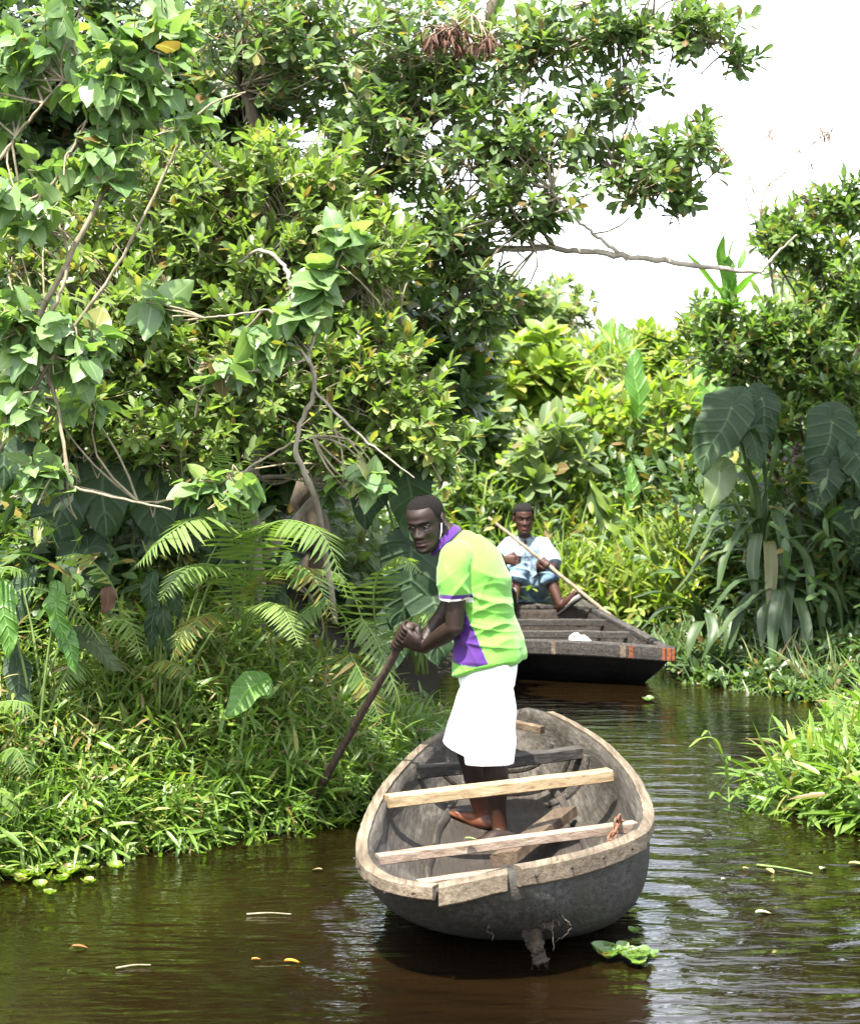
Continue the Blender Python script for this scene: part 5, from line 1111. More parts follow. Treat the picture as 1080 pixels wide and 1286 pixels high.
ear_plant('elephant ear with narrow blue-green leaves behind the standing man', F3(PX(525, 800, 10.6)[0], 10.6, .6),
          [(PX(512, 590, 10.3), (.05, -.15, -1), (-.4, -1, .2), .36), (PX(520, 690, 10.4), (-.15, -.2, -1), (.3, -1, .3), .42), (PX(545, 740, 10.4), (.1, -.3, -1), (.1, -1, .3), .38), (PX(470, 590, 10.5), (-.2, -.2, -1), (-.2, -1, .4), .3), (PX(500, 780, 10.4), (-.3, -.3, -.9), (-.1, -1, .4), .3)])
ear_plant('arrow-leaved plant with upright glossy bright leaves at the water side of the ferns', F3(PX(50, 920, 9.35)[0], 9.35, .35),
          [(PX(6, 760, 9.2), (.15, -.2, -1), (.2, -1, .2), .24, LM_EARL), (PX(72, 760, 9.25), (.12, -.2, -1), (-.3, -1, .2), .21, LM_EARL), (PX(85, 800, 9.25), (.3, -.2, -1), (.2, -1, .3), .17, LM_EARL), (PX(22, 845, 9.3), (.2, -.3, -1), (0, -1, .4), .24), (PX(112, 805, 9.4), (.8, -.2, -.6), (.3, -1, .5), .22), (PX(30, 740, 9.5), (-.3, -.2, -1), (0, -1, .4), .22)], kind='arrow', name='arrow_leaf_plant', stem_r=.008)
ear_plant('low plant with one broad pale leaf standing out of the grass', F3(PX(300, 960, 9.6)[0], 9.6, .25), [(PX(322, 858, 9.45), (-.55, -.4, -.5), (.3, -.5, 1), .20, LM_EARL)], kind='ear', name='broad_leaf_plant', stem_r=.007)
t = ear_plant('hanging lance-leaved plant with long drooping dull green leaves', F3(PX(205, 800, 9.7)[0], 9.7, .55),
          [(PX(192, 715, 9.5), (-.05, -.1, -1), (-.2, -1, .2), .26), (PX(196, 760, 9.5), (-.12, -.1, -1), (.2, -1, .2), .22), (PX(205, 758, 9.5), (.15, -.1, -1), (.3, -1, .2), .25), (PX(215, 720, 9.5), (.2, -.1, -1), (.3, -1, .2), .22), (PX(290, 655, 9.6), (.02, -.05, -1), (.3, -1, .2), .26), (PX(286, 690, 9.6), (-.02, -.1, -1), (-.2, -1, .2), .24), (PX(345, 715, 9.6), (.25, -.1, -1), (.4, -1, .2), .25), (PX(338, 735, 9.6), (.15, -.1, -1), (.2, -1, .2), .24)], kind='lance', name='lance_leaf_plant', stem_r=.006)

# ferns
def fp(*pts): return [PX(*p) for p in pts]
fern('large fern with two long arching sunlit fronds on the left bank', PX(305, 800, 9.6),
     [(fp((305, 800, 9.6), (300, 690, 9.4), (262, 648, 9.2), (210, 672, 9.05), (170, 712, 9.0)), .21), (fp((305, 800, 9.6), (318, 700, 9.4), (350, 655, 9.2), (405, 672, 9.05), (438, 755, 9.0)), .22), (fp((305, 790, 9.6), (335, 720, 9.4), (385, 715, 9.25), (425, 785, 9.15)), .17),
      (fp((300, 800, 9.6), (285, 720, 9.35), (235, 712, 9.2), (200, 755, 9.1)), .17), (fp((305, 800, 9.6), (308, 690, 9.5), (296, 610, 9.45), (280, 560, 9.4)), .17), (fp((305, 800, 9.6), (325, 760, 9.35), (355, 765, 9.2), (378, 815, 9.1)), .13), (fp((300, 800, 9.6), (270, 770, 9.35), (235, 790, 9.2), (215, 830, 9.15)), .13)], .20, npair=34)
fern('fern with drooping fronds beside the pole', PX(480, 860, 10.2),
     [fp((480, 860, 10.2), (500, 790, 10.0), (540, 770, 9.9), (560, 800, 9.85)), fp((470, 860, 10.2), (450, 780, 9.9), (470, 800, 9.8), (495, 860, 9.75), (505, 890, 9.75)), fp((480, 860, 10.2), (420, 760, 9.9), (380, 770, 9.8), (350, 800, 9.7)), fp((480, 860, 10.2), (470, 740, 10.0), (500, 700, 9.95), (530, 720, 9.9)), fp((470, 870, 10.1), (440, 820, 9.8), (460, 860, 9.7), (480, 910, 9.65)), fp((480, 860, 10.2), (440, 740, 10.1), (400, 715, 10.0), (365, 730, 10.0))], .16)
fern('small fern with a bright frond dipping towards the water near the floating weeds', PX(-30, 1010, 9.0),
     [fp((-30, 1010, 9.0), (-10, 960, 8.9), (20, 940, 8.85), (40, 975, 8.8)), fp((-40, 1010, 9.0), (0, 990, 8.85), (20, 1010, 8.8), (30, 1035, 8.8)), fp((-40, 990, 9.0), (-20, 900, 8.95), (20, 880, 8.9), (50, 900, 8.9))], .14, npair=22)
fern('yellowish fern above the arrow-leaved plant', PX(-40, 800, 9.4), [fp((-50, 800, 9.4), (-30, 730, 9.3), (10, 712, 9.2), (38, 722, 9.2)), fp((-40, 790, 9.5), (0, 690, 9.5), (50, 650, 9.4), (75, 690, 9.4)), fp((-40, 800, 9.5), (30, 740, 9.5), (90, 760, 9.4), (130, 810, 9.35))], .13, npair=22)
fern('shaded fern between the arrow-leaved plant and the lance-leaved plant', PX(140, 880, 9.7), [fp((140, 880, 9.7), (120, 800, 9.6), (160, 780, 9.5), (180, 830, 9.45)), fp((140, 880, 9.7), (100, 830, 9.5), (70, 870, 9.4)), fp((140, 880, 9.7), (150, 760, 9.6), (110, 700, 9.6), (70, 700, 9.6)), fp((140, 880, 9.7), (200, 830, 9.6), (240, 850, 9.5))], .14, npair=22)
# one curled dead leaf
g0 = empty('dead_leaf', PX(130, 765, 9.35), 'curled brown dead leaf caught among the arrow-leaved plants', 'leaf'); big_leaf(g0, PX(130, 765, 9.35), None, PX(140, 735, 9.35), (-.2, -.1, -1), (.5, -1, .2), .14, 'lance', DEAD, name='blade', wscale=1.6)

# leafy grass tumbling down the bank
def land_pts(n, xr, yr, e0, e1, dens=None):
    out = []
    while sum(len(o) for o in out) < n:
        x = rng.uniform(*xr, n * 3); y = rng.uniform(*yr, n * 3); e = chan_sd(x, y); k = (e > e0) & (e < e1)
        if dens is not None: k &= rng.uniform(0, 1, len(x)) < dens(x, y, e)
        x, y = x[k], y[k]; out.append(np.stack([x, y, ground_z(x, y)], -1))
    return np.vstack(out)[:n]
def leafy_grass(name, label, P, mat, stem, nl, size, tpl=LAN, lean=(0.35, -0.35), up=1.0, droop=.25, svar=.3, kind='stuff'):
    n = len(P); O = nrm(rng.normal(0, .45, (n, 3)) + np.array([lean[0], lean[1], up])); Ln = stem * rng.uniform(.5, 1.3, n)
    Pl, D, U, S, tips = twig_leaves(P, O, Ln, nl, size, 30, 70, .15, .1, .8, svar, droop)
    V1, Q1 = sticks(P, tips, .0028, .0014, .10); V2, F2, at = cloud(Pl, D, U, S, tpl, rng.uniform(.8, 1.25, len(Pl)))
    me = mesh_np(name, np.vstack([V1, V2]), [Q1, F2 + len(V1)], attr=np.vstack([np.tile([[0, .5, .3]], (len(V1), 1)), at]), ); o = link(name, me, mat); tag(o, label, 'grass', kind=kind); return o
left_ok = lambda x, y, e: np.where((x < 0.2) & (y < 17), 1.0, 0.0)
leafy_grass('bank_grass', 'bright leafy grass tumbling down the left bank to the water', land_pts(3300, (-3.4, .3), (7.6, 11.6), -.02, 1.3, left_ok), LM_GRASS, .34, 9, .125)
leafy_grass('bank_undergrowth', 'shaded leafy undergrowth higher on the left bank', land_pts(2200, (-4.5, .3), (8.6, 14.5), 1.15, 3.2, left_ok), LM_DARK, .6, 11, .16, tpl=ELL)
leafy_grass('dry_bank_grass', 'dry yellowing grass stems among the ferns on the left bank', land_pts(500, (-2.4, -.2), (9.0, 11.2), .2, 1.2, left_ok), LM_GRASS2, .45, 9, .11)
leafy_grass('creek_edge_grass', 'low grass growing into the water along the left bank', land_pts(1500, (-3.2, .3), (7.8, 12.5), -.14, .25, left_ok), LM_GRASS, .20, 7, .11, up=.9, lean=(.45, -.45))
# ------------------------------------------------------------------ thicket behind the punt
LM_LIME = leaf_mat('lime_leaf', (0.10, 0.165, 0.025), (0.25, 0.32, 0.06), (0.40, 0.38, 0.11), .90, 0.40, .5, 0.7)
LM_PALE = leaf_mat('pale_leaf', (0.09, 0.135, 0.055), (0.21, 0.265, 0.11), (0.28, 0.28, 0.09), .93, 0.40, .45, 0.7)
LM_RIGHT = leaf_mat('right_leaf', (0.06, 0.115, 0.025), (0.155, 0.23, 0.058), (0.24, 0.25, 0.05), .93, 0.38, .45, 0.7)
def shrub(label, px, py, d, rx, ry, n, size, mat, tpl=OBO, key='obo', nl=9, twig=.3, name='big_leaved_shrub', group=None, nobj=60, rd=.5, **kw):
    gz = float(ground_z(np.array([PX(px, py, d)[0]]), np.array([d]))[0]); bx = PX(px, py, d)[0]; pyb = YH + (CAM_H - gz) * F_PX / d
    return woody(name, label, 'shrub', (bx, d, gz), [([(px, pyb, d), (px + 6, (py + pyb) / 2, d), (px - 4, py - ry * .3, d)], .02, .006), ([(px, pyb, d), (px - rx * .5, py, d)], .014, .004), ([(px, pyb, d), (px + rx * .5, py, d)], .014, .004)],
                 [(px, py, d, rx, ry, rd, n, .45)], dict(dict(key=key, tpl=tpl, mat=mat, n=nl, size=size, twig=twig, amin=30, amax=80, t0=.5, tipw=.8), **kw), nobj=nobj, bark=STEM, trunk='stem', group=group)
shrub("big-leaved shrub with rosettes of long pale leaves just above the seated man's head", 690, 590, 18.4, 60, 60, 26, .30, LM_PALE)
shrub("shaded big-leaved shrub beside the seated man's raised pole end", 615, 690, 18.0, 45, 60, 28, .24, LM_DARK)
shrub('broad-leaved shrub between the standing man and the seated man, in half shade', 600, 560, 18.6, 50, 70, 34, .24, LM_TREE, tpl=BROAD, key='bro')
shrub('lime green shrub with drooping leaves behind the big-leaved rosette shrub', 670, 470, 20.5, 60, 60, 46, .28, LM_LIME, tpl=BROAD, key='bro', droop=.3)
shrub('sunlit star-leaved shrub under the gap in the sky', 760, 460, 20.5, 70, 40, 34, .30, LM_LIME, tpl=LAN, key='lanw', nl=8)
shrub('bleached yellow-green shrub above the long grass', 770, 540, 19.2, 70, 50, 52, .20, LM_LIME, tpl=ELL, key='ell')
shrub('yellow-green shrub beside the upright broad leaf', 850, 520, 18.6, 55, 70, 60, .16, LM_LIME, tpl=ELL, key='ell')
shrub('light green shrub at the foot of the hanging bough', 640, 400, 21.5, 70, 50, 60, .2, LM_PALE, tpl=BROAD, key='bro')
shrub('feathery grey-green shrub rising behind the horizontal bough', 690, 385, 24.0, 70, 40, 90, .13, LM_PALE, tpl=ELL, key='ell', nl=12)
shrub('small olive shrub right behind the seated man', 650, 740, 17.7, 40, 40, 26, .18, LM_RIGHT, tpl=ELL, key='ell')
shrub('tall pale shrub standing left of the far gap', 580, 430, 20.0, 50, 80, 70, .2, LM_TREE, tpl=BROAD, key='bro')
shrub('bright bush closing the creek under the sky gap', 830, 440, 22.5, 70, 36, 80, .17, LM_LIME, tpl=ELL, key='ell', nl=11)
# broad upright leaves
def upright(label, base, leaves, kind='paddle', name='broad_leaf_plant', mat=None):
    return ear_plant(label, base, leaves, kind, mat or LM_EARL, name, 'plant')
upright('banana-like plant with a tall torn bright leaf in the sunny thicket', F3(PX(880, 600, 18.8)[0], 18.8, .8), [(PX(800, 525, 18.6), (.02, -.1, 1), (.3, -1, .1), .62, LM_EARL), (PX(893, 560, 18.6), (-.08, -.1, 1), (-.2, -1, .1), .85, LM_EARL)], )
upright('banana-like plant with two leaves rising into the sky gap', F3(PX(765, 520, 21.5)[0], 21.5, .9), [(PX(757, 452, 21.3), (.15, -.1, 1), (-.3, -1, .2), .45), (PX(790, 450, 21.3), (-.2, -.1, 1), (.3, -1, .2), .38), (PX(740, 470, 21.3), (-.5, -.2, .5), (0, -.5, 1), .4)])
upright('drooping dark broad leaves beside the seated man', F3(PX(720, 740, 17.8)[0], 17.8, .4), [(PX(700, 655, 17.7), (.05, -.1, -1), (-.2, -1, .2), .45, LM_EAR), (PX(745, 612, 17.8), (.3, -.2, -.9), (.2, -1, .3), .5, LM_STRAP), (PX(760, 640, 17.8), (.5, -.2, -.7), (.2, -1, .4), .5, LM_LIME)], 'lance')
upright('yellowing broad-leaved plant low in the long grass', F3(PX(800, 730, 18.0)[0], 18.0, .4), [(PX(770, 655, 17.8), (-.3, -.2, .7), (.3, -.8, .4), .4, LM_LIME), (PX(812, 690, 17.8), (.3, -.2, .6), (0, -.8, .5), .4, LM_LIME), (PX(790, 640, 18.0), (.1, 0, 1), (.1, -1, .2), .42, LM_EARL)], 'lance')
back_ok = lambda x, y, e: np.where((y > 16.9) & (x > -1.5), 1.0, 0.0)
def tall_grass(name, label, P, mat, size, tpl=BLADE, per=1, lean=(0, 0), spread=.35, svar=.35, W=(.8, 1.5)):
    P = np.repeat(P, per, 0) + rng.normal(0, .03, (len(P) * per, 3)) * [1, 1, 0]; n = len(P); D = nrm(rng.normal(0, spread, (n, 3)) + np.array([lean[0], lean[1], 1.0])); U = rng.normal(0, 1, (n, 3)) + np.array([0, -.5, .2])
    V, F, at = cloud(P, D, U, size * rng.uniform(1 - svar, 1 + svar, n), tpl, rng.uniform(*W, n)); o = link(name, mesh_np(name, V, F, attr=at), mat); return tag(o, label, 'grass', kind='stuff')
tall_grass('sunny_grass', 'tangle of sunlit yellow-green grass behind the black punt', land_pts(900, (.4, 3.0), (17.2, 20.5), .0, 3.5, back_ok), LM_LIME, .62, per=7, lean=(-.1, -.25))
leafy_grass('sunny_weeds', 'sunlit leafy weeds mixed through the grass behind the punt', land_pts(1500, (-.8, 3.4), (17.1, 22.5), .0, 6.0, back_ok), LM_LIME, .8, 11, .13, tpl=ELL, lean=(0, -.25))
leafy_grass('shaded_weeds', 'shaded weeds on the bank between the two men', land_pts(700, (-1.2, .9), (14.0, 19.0), .05, 3.0, lambda x, y, e: np.where((x < -.15) | (y > 17.8), 1.0, 0.0)), LM_TREE, .9, 11, .15, tpl=ELL, lean=(.1, -.25))
# far wood that reads as one mass
n = 2600; P = np.stack([rng.uniform(-13, 14, n), rng.uniform(23, 36, n), np.zeros(n)], -1); gap = np.exp(-((P[:, 0] - (P[:, 1] - 0) * .098) / (.07 * P[:, 1])) ** 2)
top = 2.9 + .6 * np.sin(P[:, 0] * 1.3) + 3.4 * np.clip((-P[:, 0] - .2) / 3, 0, 1) + .35 * np.clip(P[:, 0] - 4, 0, 2) - .5 * gap
P[:, 2] = 1.0 + (top - 1.0) * rng.uniform(0, 1, n) ** .6
O = nrm(rng.normal(0, .6, (n, 3)) + np.array([0, -.4, .6])); Pl, D, U, S, tips = twig_leaves(P, O, np.full(n, .5), 12, .26, 30, 80, .1); V1, Q1 = sticks(P - [0, 0, .8], tips, .008, .003, .08); V2, F2, at = cloud(Pl, D, U, S, ELL)
tag(link('far_thicket', mesh_np('far_thicket', np.vstack([V1, V2]), [Q1, F2 + len(V1)], attr=np.vstack([np.tile([[0, .5, .3]], (len(V1), 1)), at])), LM_PALE), 'far pale thicket closing the view behind everything', 'thicket', kind='stuff')

# ------------------------------------------------------------------ right bank
RL = dict(key='ell', tpl=ELL, mat=LM_RIGHT, n=13, size=.105, twig=.26, amin=30, amax=80, t0=.25, tipw=.3)
woody('right_bank_bush', 'rounded small-leaved bush overhanging the elephant ears on the right bank', 'bush', (PX(1010, 800, 16.2)[0], 16.2, .45),
      [([(1010, 790, 16.2), (1000, 600, 16.1), (1010, 450, 16.0), (1020, 330, 16.0)], .05, .012), ([(1000, 650, 16.1), (930, 500, 15.8), (900, 420, 15.7)], .025, .006), ([(1005, 600, 16.1), (1070, 470, 15.8), (1090, 380, 15.8)], .025, .006), ([(1015, 400, 16.0), (960, 300, 15.9), (935, 240, 15.9), (960, 190, 15.9)], .01, .003), ([(1020, 350, 16.0), (1000, 250, 15.9), (985, 215, 15.9), (1010, 180, 15.9)], .008, .002)],
      [(1010, 430, 15.7, 80, 70, .5, 170, .4), (940, 440, 15.6, 70, 60, .4, 120, .4), (1060, 350, 15.8, 60, 70, .5, 120, .4), (990, 290, 15.8, 50, 45, .3, 60, .45), (1060, 250, 15.8, 50, 35, .3, 46, .45), (1060, 490, 15.5, 60, 60, .4, 100, .4), (960, 520, 15.5, 60, 40, .35, 60, .4), (1040, 600, 15.3, 60, 60, .3, 60, .45), (900, 400, 15.8, 50, 40, .35, 50, .45), (1075, 700, 15.1, 40, 60, .3, 40, .45)], RL, nobj=250, bark=BARK_DARK)
woody('bare_twig_sapling', 'thin almost leafless sapling with a few dark seed pods against the sky', 'sapling', (PX(960, 800, 15.9)[0] + .02, 15.95, .45),
      [([(985, 700, 15.9), (975, 400, 15.9), (955, 260, 15.9), (985, 215, 15.9), (1005, 185, 15.9), (1015, 130, 15.9)], .012, .004), ([(955, 270, 15.9), (925, 180, 15.9), (905, 150, 15.9)], .006, .0035), ([(960, 250, 15.9), (975, 200, 15.9), (965, 140, 15.9)], .006, .003), ([(1000, 190, 15.9), (1035, 170, 15.9), (1058, 148, 15.9)], .005, .003)],
      [(1040, 165, 15.9, 24, 18, .1, 4, .5), (965, 165, 15.9, 16, 14, .1, 2, .5), (1020, 200, 15.9, 20, 12, .1, 2, .5)], dict(key='dead', tpl=LAN, mat=DEAD, n=4, size=.10, twig=.12, droop=1.2), bark=TWIG, nobj=40, trunk='stem')
right_ok = lambda x, y, e: np.where((x > 1.2) & (y > 13.6), 1.0, 0.0)
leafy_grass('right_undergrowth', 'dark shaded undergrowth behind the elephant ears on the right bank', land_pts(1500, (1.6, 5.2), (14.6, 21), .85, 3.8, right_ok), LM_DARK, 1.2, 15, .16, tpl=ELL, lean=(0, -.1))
ear_plant('elephant ear with huge ribbed heart-shaped leaves leaning out from the right bank', F3(PX(960, 790, 15.2)[0], 15.2, .3),
          [(PX(918, 512, 14.9), (-.55, -.25, -.9), (-.5, -1, .5), .52), (PX(935, 530, 14.95), (.25, -.25, -.6), (.3, -1, .6), .36), (PX(905, 590, 14.9), (-.25, -.3, -.8), (0, -1, .5), .30, LM_PALE), (PX(955, 500, 15.0), (.2, -.2, -1), (.3, -1, .3), .34)], stem_r=.02)
ear_plant('elephant ear with dark ragged leaves under the right-hand bush', F3(PX(1050, 800, 15.2)[0], 15.2, .3),
          [(PX(1045, 530, 14.9), (-.3, -.25, -.9), (0, -1, .5), .45), (PX(1075, 570, 14.8), (.3, -.25, -.8), (.3, -1, .5), .42), (PX(1040, 590, 14.8), (-.3, -.3, -.7), (-.2, -1, .6), .36), (PX(1070, 650, 14.8), (.2, -.3, -.9), (.2, -1, .5), .4)], stem_r=.018)
def strap_plant(label, base, specs, mat=None, name='strap_leaved_plant', group=None):
    base = np.array(base, float); t = empty(name, base, label, 'plant', group)
    for (px0, py0, d0), (px1, py1, d1), (px2, py2, d2), w_ in specs: ribbon_leaf(t, base, [base + rng.normal(0, .02, 3), PX(px0, py0, d0), PX(px1, py1, d1), PX(px2, py2, d2)], w_, mat or LM_STRAP)
    return t
strap_plant('strap-leaved plant with long arching glossy leaves over the black water', PX(955, 700, 14.95),
            [((945, 660, 14.9), (900, 665, 14.8), (865, 720, 14.7), .045), ((940, 640, 14.9), (905, 640, 14.8), (885, 670, 14.7), .04), ((950, 620, 14.9), (930, 585, 14.8), (905, 590, 14.75), .035), ((970, 640, 14.9), (985, 690, 14.75), (980, 740, 14.7), .055), ((950, 670, 14.85), (945, 710, 14.7), (948, 750, 14.65), .055), ((975, 670, 14.85), (1010, 700, 14.7), (1020, 770, 14.6), .055), ((960, 600, 14.95), (945, 540, 14.9), (925, 560, 14.8), .035), ((965, 610, 14.95), (975, 560, 14.9), (968, 520, 14.9), .04), ((980, 620, 14.9), (1010, 600, 14.8), (1030, 640, 14.75), .045), ((940, 690, 14.85), (890, 700, 14.75), (845, 745, 14.7), .05), ((950, 650, 14.9), (915, 690, 14.75), (900, 740, 14.65), .05), ((965, 680, 14.85), (968, 720, 14.7), (966, 775, 14.6), .055), ((985, 660, 14.9), (1030, 670, 14.75), (1055, 720, 14.65), .045), ((945, 640, 14.95), (890, 640, 14.85), (860, 690, 14.75), .04)])
strap_plant('strap-leaved plant whose broad pale blades hang down to the weedy shore', PX(985, 780, 14.8),
            [((965, 740, 14.7), (935, 760, 14.6), (915, 815, 14.5), .065), ((975, 740, 14.7), (960, 770, 14.6), (955, 812, 14.5), .06), ((990, 730, 14.75), (985, 770, 14.6), (990, 820, 14.5), .06), ((1000, 740, 14.7), (1025, 760, 14.6), (1035, 810, 14.55), .06), ((970, 740, 14.75), (930, 730, 14.6), (890, 770, 14.5), .05), ((1000, 720, 14.8), (1040, 720, 14.7), (1065, 770, 14.6), .05), ((980, 740, 14.65), (972, 780, 14.5), (968, 835, 14.42), .055), ((960, 750, 14.7), (925, 770, 14.55), (900, 800, 14.45), .05), ((1010, 735, 14.7), (1045, 745, 14.55), (1060, 800, 14.5), .05), ((1000, 750, 14.65), (1012, 790, 14.5), (1012, 838, 14.45), .05)])
strap_plant('strap-leaved plant spreading flat leaves beside the end of the punt', PX(890, 800, 14.95),
            [((870, 760, 14.85), (830, 745, 14.75), (795, 750, 14.7), .055), ((870, 770, 14.85), (835, 765, 14.75), (805, 790, 14.7), .05), ((880, 780, 14.85), (870, 800, 14.75), (862, 828, 14.7), .05), ((890, 770, 14.85), (895, 800, 14.7), (880, 830, 14.65), .045), ((875, 760, 14.9), (850, 720, 14.85), (825, 715, 14.8), .04), ((900, 760, 14.9), (915, 790, 14.75), (905, 835, 14.7), .045)])
strap_plant("bird's-nest fern with upright paddle leaves perched on top of the right-hand bush", PX(917, 392, 15.6),
            [((905, 370, 15.6), (880, 340, 15.55), (863, 318, 15.5), .055), ((912, 360, 15.6), (905, 325, 15.55), (908, 296, 15.5), .05), ((918, 360, 15.6), (915, 330, 15.55), (920, 300, 15.55), .055), ((924, 370, 15.6), (942, 350, 15.5), (965, 335, 15.45), .06), ((920, 365, 15.65), (930, 335, 15.65), (935, 312, 15.7), .045), ((910, 380, 15.55), (890, 378, 15.4), (878, 388, 15.35), .05), ((925, 382, 15.55), (950, 380, 15.4), (962, 395, 15.35), .05)], mat=LM_EARL, name='nest_fern')
strap_plant('long grey fallen palm-like leaves lying across the bush below the nest fern', PX(840, 440, 15.5), [((850, 432, 15.4), (825, 428, 15.3), (800, 415, 15.3), .05), ((870, 450, 15.4), (840, 452, 15.3), (812, 446, 15.3), .03), ((900, 440, 15.4), (930, 452, 15.3), (945, 462, 15.3), .03)], mat=LM_EAR, name='drooping_leaf_plant')
tall_grass('shore_grass', 'thin grass and weeds along the shaded right shore', land_pts(110, (1.5, 4.2), (13.6, 16), -.12, .4, right_ok), LM_TREE, .24, per=3, lean=(-.1, -.4))
leafy_grass('shore_weeds', 'small round-leaved weeds floating along the shaded right shore', land_pts(420, (1.5, 3.4), (13.2, 15.2), -.28, .1, right_ok), LM_RIGHT, .08, 7, .06, tpl=BROAD, up=.6)
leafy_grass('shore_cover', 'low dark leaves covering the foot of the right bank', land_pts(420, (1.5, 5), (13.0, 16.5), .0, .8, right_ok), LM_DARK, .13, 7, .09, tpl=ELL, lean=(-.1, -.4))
# tree on the right bank whose boughs hang over the cove, above the picture, and shade it
s_ = lambda *p: tuple(p)
shade = empty('overhanging_tree', (4.9, 13.6, .3), 'tall tree on the right bank whose boughs shade the elephant ears', 'tree'); sb_ = np.array((4.9, 13.6, .3))
smp = []
for P, r0, r1 in (([(4.9, 13.6, .2), (4.8, 13.6, 2.5), (4.4, 13.4, 4.7), (3.6, 13.1, 5.6), (2.4, 12.9, 5.8)], .13, .03), ([(4.4, 13.4, 4.7), (3.9, 13.4, 5.4), (3.0, 13.3, 5.75)], .05, .02), ([(4.4, 13.4, 4.7), (4.0, 12.8, 5.5), (3.0, 12.5, 5.8)], .05, .02)):
    A = catmull(np.array(P, float), 24); g = Geo(); ringtube(g, A - sb_, np.linspace(r0, r1, 24), sides=9); link('trunk' if r0 > .1 else 'branch', g.mesh('trunk'), BARK_DARK, shade); smp.append(A[6:])
smp = np.vstack(smp); n = 560; C = np.stack([rng.uniform(1.35, 4.9, n), np.clip(12.95 + rng.normal(0, .45, n), 12.0, 13.6), 5.75 + rng.normal(0, .22, n)], -1); O = nrm(rng.normal(0, .6, (n, 3)) + [0, -.2, .4]); Ln = .28 * rng.uniform(.6, 1.3, n); B = C - O * Ln[:, None]
Pl, D, U, S, tips = twig_leaves(B, O, Ln, 12, .15, 30, 80, .2); near = smp[((C[:, None] - smp[None]) ** 2).sum(-1).argmin(1)]; V1, Q1 = sticks(B, tips, .004, .002, .06); V2, Q2 = sticks(near, B, .008, .004, .1, 4, 5)
o = link('twigs', mesh_np('twigs', np.vstack([V1, V2]) - sb_, np.vstack([Q1, Q2 + len(V1)])), TWIG, shade); o['kind'] = 'stuff'
put_leaves(shade, sb_, 'bro', BROAD, LM_DARK, Pl, D, U, S, n_obj=0, stuff='crown')
# bright grass in the right foreground
rf_ok = lambda x, y, e: np.where((x > 1.3) & (y < 13.0), 1.0, 0.0)
leafy_grass('near_grass', 'bright broad-bladed grass on the near right bank', land_pts(1100, (1.4, 3.4), (8.9, 12.4), -.05, 1.5, rf_ok), LM_GRASS, .30, 8, .19, lean=(-.3, -.35), droop=.35)
tall_grass('near_reeds', 'long arching grass blades on the near right bank', land_pts(230, (1.6, 3.4), (9.1, 12.4), .1, 1.5, rf_ok), LM_GRASS, .42, per=3, lean=(-.5, -.4), W=(.9, 1.6), spread=.5)
leafy_grass('near_edge_grass', 'grass trailing into the water at the near right bank', land_pts(230, (1.2, 3.2), (9.0, 12.2), -.22, .1, rf_ok), LM_GRASS, .16, 6, .17, lean=(-.7, -.4), up=.6, droop=.3)
# ------------------------------------------------------------------ things on the water
def reed(label, base, pts, leaves, mat=LM_GRASS):
    base = np.array(base, float); t = empty('reed_shoot', base, label, 'plant'); g = Geo(); ringtube(g, catmull(np.array(pts), 14) - base, np.linspace(.005, .002, 14), sides=6); link('stem', g.mesh('stem'), STEM, t)
    for P, w_ in leaves: ribbon_leaf(t, base, P, w_, mat)
    return t
b = PZ(915, 1020, 0.0)
reed('lone reed shoot with arching leaves growing from the water beside the near right bank', b, [b, PX(914, 980, 10.1), PX(908, 955, 10.05), PX(890, 935, 10.0)],
     [([PX(908, 950, 10.05), PX(897, 928, 10.0), PX(880, 928, 10.0), PX(865, 938, 9.95)], .014), ([PX(905, 948, 10.05), PX(892, 924, 10.05), PX(888, 918, 10.05), PX(880, 925, 10.0)], .012), ([PX(914, 990, 10.1), PX(912, 965, 10.05), PX(914, 950, 10.05), PX(916, 955, 10.0)], .012), ([b + [0, 0, .05], PX(905, 1000, 10.1), PX(897, 995, 10.05), PX(890, 1003, 10.0)], .014), ([b + [0, 0, .05], PX(925, 995, 10.1), PX(932, 985, 10.1), PX(938, 990, 10.05)], .014)])
def water_lettuce(label, px, py, n, spread, mat=None, size=.05, group=None, name='water_lettuce', cat='plant'):
    c = PZ(px, py, 0.0); c[2] = .004; t = empty(name, c, label, cat, group); mat = mat or LM_HEART
    for k in range(n):
        cc = c + np.array([rng.normal(0, spread), rng.normal(0, spread * .8), .004 + .003 * rng.uniform()]); nl = 7; a = np.arange(nl) * 2 * np.pi / nl + rng.uniform(0, 6); D = np.stack([np.cos(a), np.sin(a), .25 + .3 * rng.uniform(0, 1, nl)], -1); U = np.tile([[0, 0, 1.0]], (nl, 1)) - D * .1
        V, F, at = cloud(np.repeat(cc[None], nl, 0), D, U, size * rng.uniform(.7, 1.15, nl), ROUND, np.full(nl, 1.0)); link('rosette', mesh_np('rosette', V - c, F, attr=at), mat, t)
    return t
water_lettuce('patch of floating water lettuce beside the canoe bow', 785, 1207, 13, .055)
water_lettuce('single small water lettuce floating behind the larger patch', 797, 1175, 1, .01, size=.035)
water_lettuce('pale water lettuce floating by the left grassy edge', 421, 1036, 3, .03, LM_LIME, .045)
water_lettuce('tiny floating rosette in the dark reflection of the punt', 812, 882, 1, .01, size=.05)
water_lettuce('mat of pale floating weed along the left bank', 50, 1099, 60, .16, LM_LIME, .04, name='floating_weed')
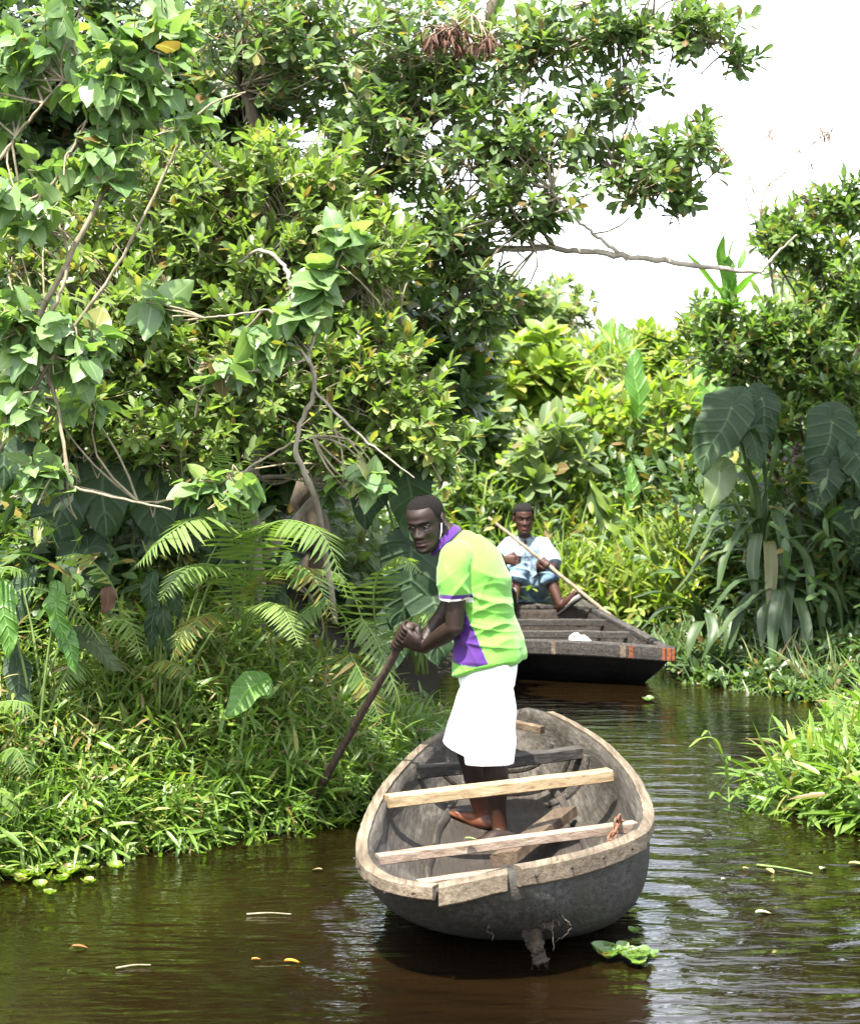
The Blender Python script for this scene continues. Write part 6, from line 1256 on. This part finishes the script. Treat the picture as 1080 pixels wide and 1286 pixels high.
def float_leaf(label, px, py, size, rgb, rot, group=None, kind='leaf'):
    c = PZ(px, py, 0.0); c[2] = .008; m, nt, out = new_mat('floating_leaf'); nz = noise(nt, coords(nt, 'Object'), 30); principled(nt, out, mix_c(nt, nz, rgb, tuple(.6 * v for v in rgb)), .5)
    V, T, uv = BROAD; a = R(rot); D = np.array([[math.cos(a), math.sin(a), .05]]); VV, F, at = cloud(np.zeros((1, 3)), D, np.array([[0, 0, 1.0]]), np.array([size]), BROAD)
    VV = np.vstack([VV + [0, 0, .004], VV]); F2 = np.vstack([F, F[:, ::-1] + len(V)])
    o = link('fallen_leaf', mesh_np('fallen_leaf', VV, F2, attr=np.vstack([at, at])), m, loc=c); return tag(o, label, kind, group)
float_leaf('bright orange leaf floating on the brown water', 357, 1210, .055, (.75, .30, .03), 5)
float_leaf('small dull orange leaf floating beside the bright orange one', 316, 1208, .035, (.45, .20, .05), 20)
float_leaf('rusty leaf half sunk near the left edge of the creek', 90, 1192, .06, (.22, .09, .03), 10)
float_leaf('tan leaf floating by the canoe side', 405, 1095, .05, (.28, .18, .10), 160)
float_leaf('yellow-white crumpled leaf floating on the rippled water', 948, 1149, .07, (.70, .68, .35), 15)
float_leaf('pale leaf with a curled edge floating under the near grass', 1030, 1094, .06, (.55, .60, .35), 60)
float_leaf('yellow leaf floating below the lone reed shoot', 962, 1094, .05, (.50, .45, .10), -60)
float_leaf('tiny orange petal floating on the ripples', 932, 1093, .028, (.70, .40, .15), 10)
float_leaf('tiny pale petal floating on the ripples', 905, 1107, .03, (.75, .60, .45), 30)
float_leaf('orange sliver floating at the edge of the near right grass', 1065, 1087, .08, (.65, .50, .12), 0)
float_leaf('yellow leaf draped on the canoe rim', 475, 1008, .05, (.55, .45, .08), 170)['label'] = 'thin yellow leaf floating beside the canoe rim'
def twig_on_water(label, A, B, r=.004, mat=None):
    A = PZ(*A, 0.0); B = PZ(*B, 0.0); A[2] = B[2] = .006; g = Geo(); c = (A + B) / 2; P = catmull(np.array([A, c + [0, .012, .002], B]), 12) - c; ringtube(g, P, np.linspace(r, r * .6, 12), sides=6); o = link('floating_twig', g.mesh('floating_twig'), mat or TWIG, loc=c); return tag(o, label, 'twig')
twig_on_water('straight pale twig floating on the open brown water', (310, 1150), (366, 1150)); twig_on_water('short twig floating above the rusty leaf', (146, 1218), (190, 1214)); twig_on_water('green stalk floating under the near right grass', (950, 1088), (1020, 1099), .006, STEM)
# leaves dropped in the canoe
def dropped(label, P, size, rgb, rot):
    o = float_leaf(label, 540, 1100, size, rgb, rot); o.location = P; return o
dropped('green leaf resting on the thin pinkish crossbar', PZ(583, 1056, 0.385) + [0, 0, .006], .05, (.18, .22, .06), 10); dropped('yellow leaf lying on the canoe planks near the bow', (0.47, 7.62, 0.215), .05, (.6, .55, .06), 60)
